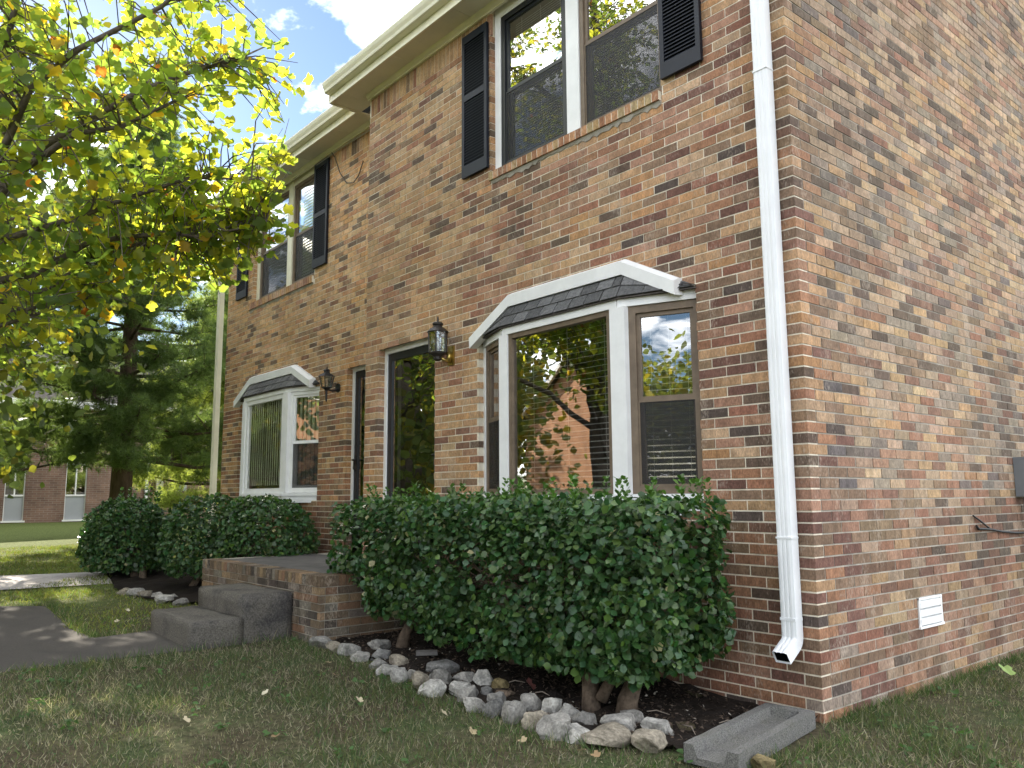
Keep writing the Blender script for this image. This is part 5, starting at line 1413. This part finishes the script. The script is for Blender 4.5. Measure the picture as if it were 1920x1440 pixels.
# pines
def pine(x, y, H, rad, z_low, seed, label, colour, n_t, trunk_r=.23, name='pine_tree'):
    r_ = np.random.default_rng(seed); z0 = float(gz(x, y)); b = np.array([x, y, z0])
    t = empty(name, tuple(b)); tag(t, label, 'tree')
    mb = MB(); mb.tube([(0, 0, -.1), (0, .02, H * .3), (.05, 0, H * .6), (0, 0, H)], [trunk_r * 1.15, trunk_r * .9, trunk_r * .55, .03], 12); mb.build('trunk', M_bark, t, smooth=True)
    P, N = [], []
    z = z_low
    bm_ = MB()
    while z < H - .3:
        f_ = (z - z_low) / (H - z_low); L0 = rad * (1 - f_) ** .75 + .25
        nb_ = r_.integers(4, 6); a0 = r_.uniform(0, 6.28)
        for i in range(nb_):
            a = a0 + i * 6.283 / nb_ + r_.normal(0, .25); L = L0 * r_.uniform(.65, 1.15); up = r_.uniform(-.10, .20) + .25 * f_
            tip = np.array([math.cos(a) * L, math.sin(a) * L, z + L * up]); st_ = np.array([0, 0, z])
            mid = (st_ + tip) / 2 + np.array([0, 0, -.06 * L])
            bm_.tube([tuple(st_), tuple(mid), tuple(tip)], [.05 * (1 - f_) + .015, .03 * (1 - f_) + .01, .006], 6)
            for s in np.sqrt(r_.uniform(.10, 1.0, int(5 + L * 5.5))):
                base_ = st_ * (1 - s) ** 2 + 2 * mid * s * (1 - s) + tip * s * s
                w_ = .34 * L * (1.15 - s) + .12
                lat = r_.normal(0, w_ * .55); pp = base_ + np.array([-math.sin(a) * lat, math.cos(a) * lat, r_.normal(.06, .17) + .05 * abs(lat)])
                q_ = int(n_t / 170); bm_.tube([tuple(base_), tuple(pp)], [.012, .004], 4, cap=False)
                cl_ = r_.normal(0, 1, (q_, 3)) * np.array([.13, .13, .07])
                for e_ in cl_: P.append(pp + e_); N.append(np.array([math.cos(a), math.sin(a), .7]) + e_ * 3 + r_.normal(0, .3, 3))
        z += r_.uniform(.26, .46)
    bm_.build('branch', M_bark, t, smooth=True)
    P, N = np.array(P), unit(np.array(N))
    # tuft templates
    Vs, Fs, Cs, off = [], [], [], 0
    nn_ = 18
    tm = []
    for k in range(6):
        d = unit(r_.normal(0, 1, (nn_, 3)) + np.array([0, 0, .75])); l_ = r_.uniform(.7, 1.15, nn_)
        side_ = unit(np.cross(d, r_.normal(size=(nn_, 3)))) * .05
        tv = np.stack([side_ * .6, -side_ * .6, d * l_[:, None]], 1).reshape(-1, 3); tm.append(tv)
    tf = np.arange(nn_ * 3).reshape(-1, 3); pick_ = r_.integers(0, 6, len(P)); 
    for k in range(6):
        s = pick_ == k
        V_, F_, idx = scatter(P[s], N[s], r_.normal(size=(s.sum(), 3)), r_.uniform(.15, .25, s.sum()), tm[k], tf)
        c = np.array([colour]) * r_.uniform(.65, 1.4, (s.sum(), 1)); Vs.append(V_); Fs.append(F_ + off); Cs.append(c[idx]); off += len(V_)
    o = link(bpy.data.objects.new('crown', np_mesh('crown', np.concatenate(Vs), np.concatenate(Fs), M_needle, np.concatenate(Cs))), t); tag(o, kind='stuff')
    print(label, len(P))
pine(-18, .35, 10.8, 3.15, 2.0, 41, 'dark long needled pine with thick trunk standing before the apartment building', (.085, .135, .052), 2400)
pine(-20.5, 4.2, 8.5, 2.9, 1.0, 42, 'lighter yellow green pine close behind the house corner downspout', (.21, .27, .09), 2600, .16)

def leafy_tree(x, y, H, rad, n, size, colour, seed, label, trunk_r=.2, zlow=.3, group=None):
    r_ = np.random.default_rng(seed); z0 = float(gz(x, y)); t = empty('leafy_tree', (x, y, z0)); tag(t, label, 'tree', group)
    mb = MB(); mb.tube([(0, 0, -.1), (.05, 0, H * .25), (0, .05, H * .55), (0, 0, H * .9)], [trunk_r * 1.2, trunk_r, trunk_r * .6, .03], 10); mb.build('trunk', M_bark_grey, t, smooth=True)
    m = MB(); rs_ = random.Random(seed); cl = []
    for i in range(22):
        a = i * 2.4; h = H * (zlow + (.93 - zlow) * i / 22); L = rad * (.55 + .5 * math.sin(math.pi * min(1, (h / H - zlow) / (1 - zlow) * .85 + .12))) * rs_.uniform(.7, 1.1)
        e = Vector((math.cos(a) * L, math.sin(a) * L, h + L * .35)); p, rd = limb((0, 0, h * .8), e, .06, .012, .2, 4, i); m.tube(p, rd, 6); cl.append(e); cl.append(Vector(p[2]) * .5 + e * .5)
    m.build('branch', M_bark_grey, t, smooth=True)
    C_ = np.array([tuple(c) for c in cl]); ii = r_.integers(0, len(C_), n); P = C_[ii] + r_.normal(0, rad * .22, (n, 3)) * np.array([1, 1, .8])
    N_ = unit(r_.normal(size=(n, 3)) + np.array([0, 0, .5])); V_, F_, idx = scatter(P, N_, r_.normal(size=(n, 3)), size * r_.uniform(.6, 1.3, n), HV, HF)
    c = np.array([colour]) * r_.uniform(.6, 1.4, (n, 1)) * np.where(r_.random((n, 1)) < .25, np.array([[1.7, 1.25, .8]]), 1)
    o = link(bpy.data.objects.new('crown', np_mesh('crown', V_, F_, M_treeleaf, c[idx])), t); tag(o, kind='stuff')
pine(-16.5, -4.4, 10.5, 3.0, 1.6, 43, 'dark bushy pine beyond the end of the walkway, placed and raised to shade the lawn', (.09, .14, .055), 2200, .17)  # added to shade walkway and lawn; only its crown edge comes into view
leafy_tree(-13.2, -4.9, 8.8, 3.0, 9500, .19, (.08, .115, .035), 59, 'broadleaf tree added beyond the walkway next to the tulip tree to shade the lawn', zlow=.13)  # out-of-frame tree added to block sun patches on lawn and walkway
leafy_tree(1.6, -19, 5.2, 3.0, 8000, .2, (.12, .15, .045), 51, 'short yellowing tree across the lawn mirrored in the bronze bay sash')
leafy_tree(-6.0, -24, 9.0, 3.6, 8000, .26, (.09, .12, .035), 52, 'green tree far across the lawn behind the tulip tree')
leafy_tree(-19.5, -9.5, 8.0, 4.2, 14000, .26, (.11, .125, .035), 53, 'dense tree across the walkway mirrored in the storm door', zlow=.06)


leafy_tree(-36, -22, 10, 5.5, 7000, .45, (.08, .10, .03), 56, 'broad tree far beyond the walkway at the end of the lawn', zlow=.05)
leafy_tree(-20, -36, 11, 6.0, 7000, .45, (.08, .105, .03), 57, 'broad tree far across the lawn behind the orange brick house', zlow=.05)
leafy_tree(20, -40, 10, 6.0, 7000, .45, (.085, .11, .03), 58, 'broad tree far across the lawn opposite the side wall', zlow=.05)
# ------------------------------------------------------------------ far apartments
apt = empty('apartment_building', (-29.5, 0, .45))
tag(apt, 'low brown brick apartment building with grey window panels behind the pine', 'building')
def ab(name, mat, boxes, parent=apt):
    m_ = MB()
    for q in boxes: m_.box(*q)
    return m_.build(name, mat, parent)
WINS = [(-5.6 + i * 1.87, -5.6 + i * 1.87 + .66) for i in range(0, 5)]
WINS = [(-6.0, -5.35), (-4.1, -3.45), (-2.2, -1.55), (-.33, .28), (1.52, 2.2)]
m_ = MB()
ycuts = [-13] + [v for w_ in WINS for v in w_] + [4.3]
for a, b in zip(ycuts[0::2], ycuts[1::2]): m_.box(-7, 0, a, b, -.3, 4.25)
for a, b in WINS: m_.box(-7, 0, a, b, -.3, .17); m_.box(-7, 0, a, b, 2.75, 4.25); m_.box(-7, -.6, a, b, .17, 2.75)
m_.build('wall', M_farbrick, apt)
m_ = MB(); m_.box(-8, -.7, 4.3, 16, -.3, 4.25); m_.build('wall', M_farbrick, apt)
for a, b in WINS:
    w_ = ab('window', M_sign, [(-.12, -.05, a, a + .03, .17, 2.75), (-.12, -.05, b - .03, b, .17, 2.75), (-.12, -.03, a, b, 1.02, 1.08), (-.12, -.03, a, b, 2.12, 2.18), (-.12, .03, a - .05, b + .05, .14, .20), (-.12, -.05, (a + b) / 2 - .02, (a + b) / 2 + .02, 1.08, 2.12)])
    ab('panel', M_farpanel, [(-.1, -.07, a + .03, b - .03, .2, 1.02)], w_)
    ab('pane', M_glass_far, [(-.10, -.095, a + .03, (a + b) / 2 - .02, 1.08, 2.12)], w_); ab('pane', M_glass_far, [(-.10, -.095, (a + b) / 2 + .02, b - .03, 1.08, 2.12)], w_); ab('pane', M_glass_far, [(-.10, -.095, a + .03, b - .03, 2.18, 2.73)], w_)
    ab('curtain', M_blind, [(-.35, -.33, (a + b) / 2, b, 1.08, 2.73)], w_)
m_ = MB(); m_.poly([(.55, -13.5, 4.2), (.55, 16.5, 4.2), (-4, 16.5, 6.9), (-4, -13.5, 6.9), (-9, -13.5, 4.2), (-9, 16.5, 4.2)], [(0, 1, 2, 3), (3, 2, 5, 4), (0, 3, 4), (1, 5, 2), (0, 4, 5, 1)]); m_.build('roof', M_roof, apt)
ab('fascia', M_sign, [(.5, .58, -13.5, 16.5, 4.1, 4.34)])
ab('soffit', M_soffit, [(-.8, .5, -13.5, 16.5, 4.1, 4.14)])
ab('downspout', M_sign, [(.01, .09, 4.18, 4.28, -.2, 4.1)])
ab('meter_box', mk('meter_beige', (.42, .40, .33), rough=.6), [(-.69, -.5, 4.75, 5.0, 1.15, 1.95)]); ab('meter_box', M_farpanel, [(-.69, -.55, 5.55, 5.7, 1.2, 1.55), (-.69, -.55, 5.76, 5.9, 1.2, 1.55)])
ab('conduit', M_galv, [(-.69, -.63, 4.85, 4.9, -.1, 1.15), (-.69, -.63, 4.86, 4.9, 1.95, 2.6), (-.69, -.63, 5.7, 5.74, 0, 1.2)])
ab('vent_pipe', M_sign, [(.05, .12, 2.55, 2.68, .1, .45)])
sg = empty('yard_sign', (-27.0, 2.55, float(gz(-27, 2.55))))
tag(sg, 'small white sign on a post beside the pine trunk', 'sign')
m_ = MB(); m_.box(-.02, .02, -.02, .02, 0, .75); m_.build('post', M_sign, sg)
m_ = MB(); m_.box(.02, .04, -.19, .2, .72, 1.12); m_.build('board', M_sign, sg)
m_ = MB(); m_.box(.0405, .042, -.06, .06, .92, .97); m_.build('print', M_signprint, sg)

# building across the lawn (seen mirrored in the bay window)
nb_ = empty('neighbour_house', (-19, -17, float(gz(-19, -17)))); nb_.rotation_euler = (0, 0, math.radians(17.5)); nb_.matrix_world = Matrix.Translation((-19, -17, float(gz(-19, -17)))) @ Matrix.Rotation(math.radians(17.5), 4, 'Z')
tag(nb_, 'orange brick gabled house across the lawn mirrored in the bay', 'house')
m_ = MB(); m_.box(-5, 5, -8, 0, -.5, 4.6); m_.poly([(-5, 0, 4.6), (5, 0, 4.6), (0, 0, 6.6), (-5, -8, 4.6), (5, -8, 4.6), (0, -8, 6.6)], [(0, 1, 2), (3, 5, 4)]); m_.build('wall', M_farbrick_x, nb_)
m_ = MB(); m_.poly([(-5.4, .3, 4.5), (0, .3, 6.75), (0, -8.3, 6.75), (-5.4, -8.3, 4.5), (5.4, .3, 4.5), (5.4, -8.3, 4.5)], [(0, 1, 2, 3), (1, 4, 5, 2)]); m_.build('roof', M_roof, nb_)
m_ = MB(); m_.tube([(-5.4, .32, 4.45), (0, .32, 6.7), (5.4, .32, 4.45)], [.09] * 3, 4); m_.build('bargeboard', M_white, nb_)
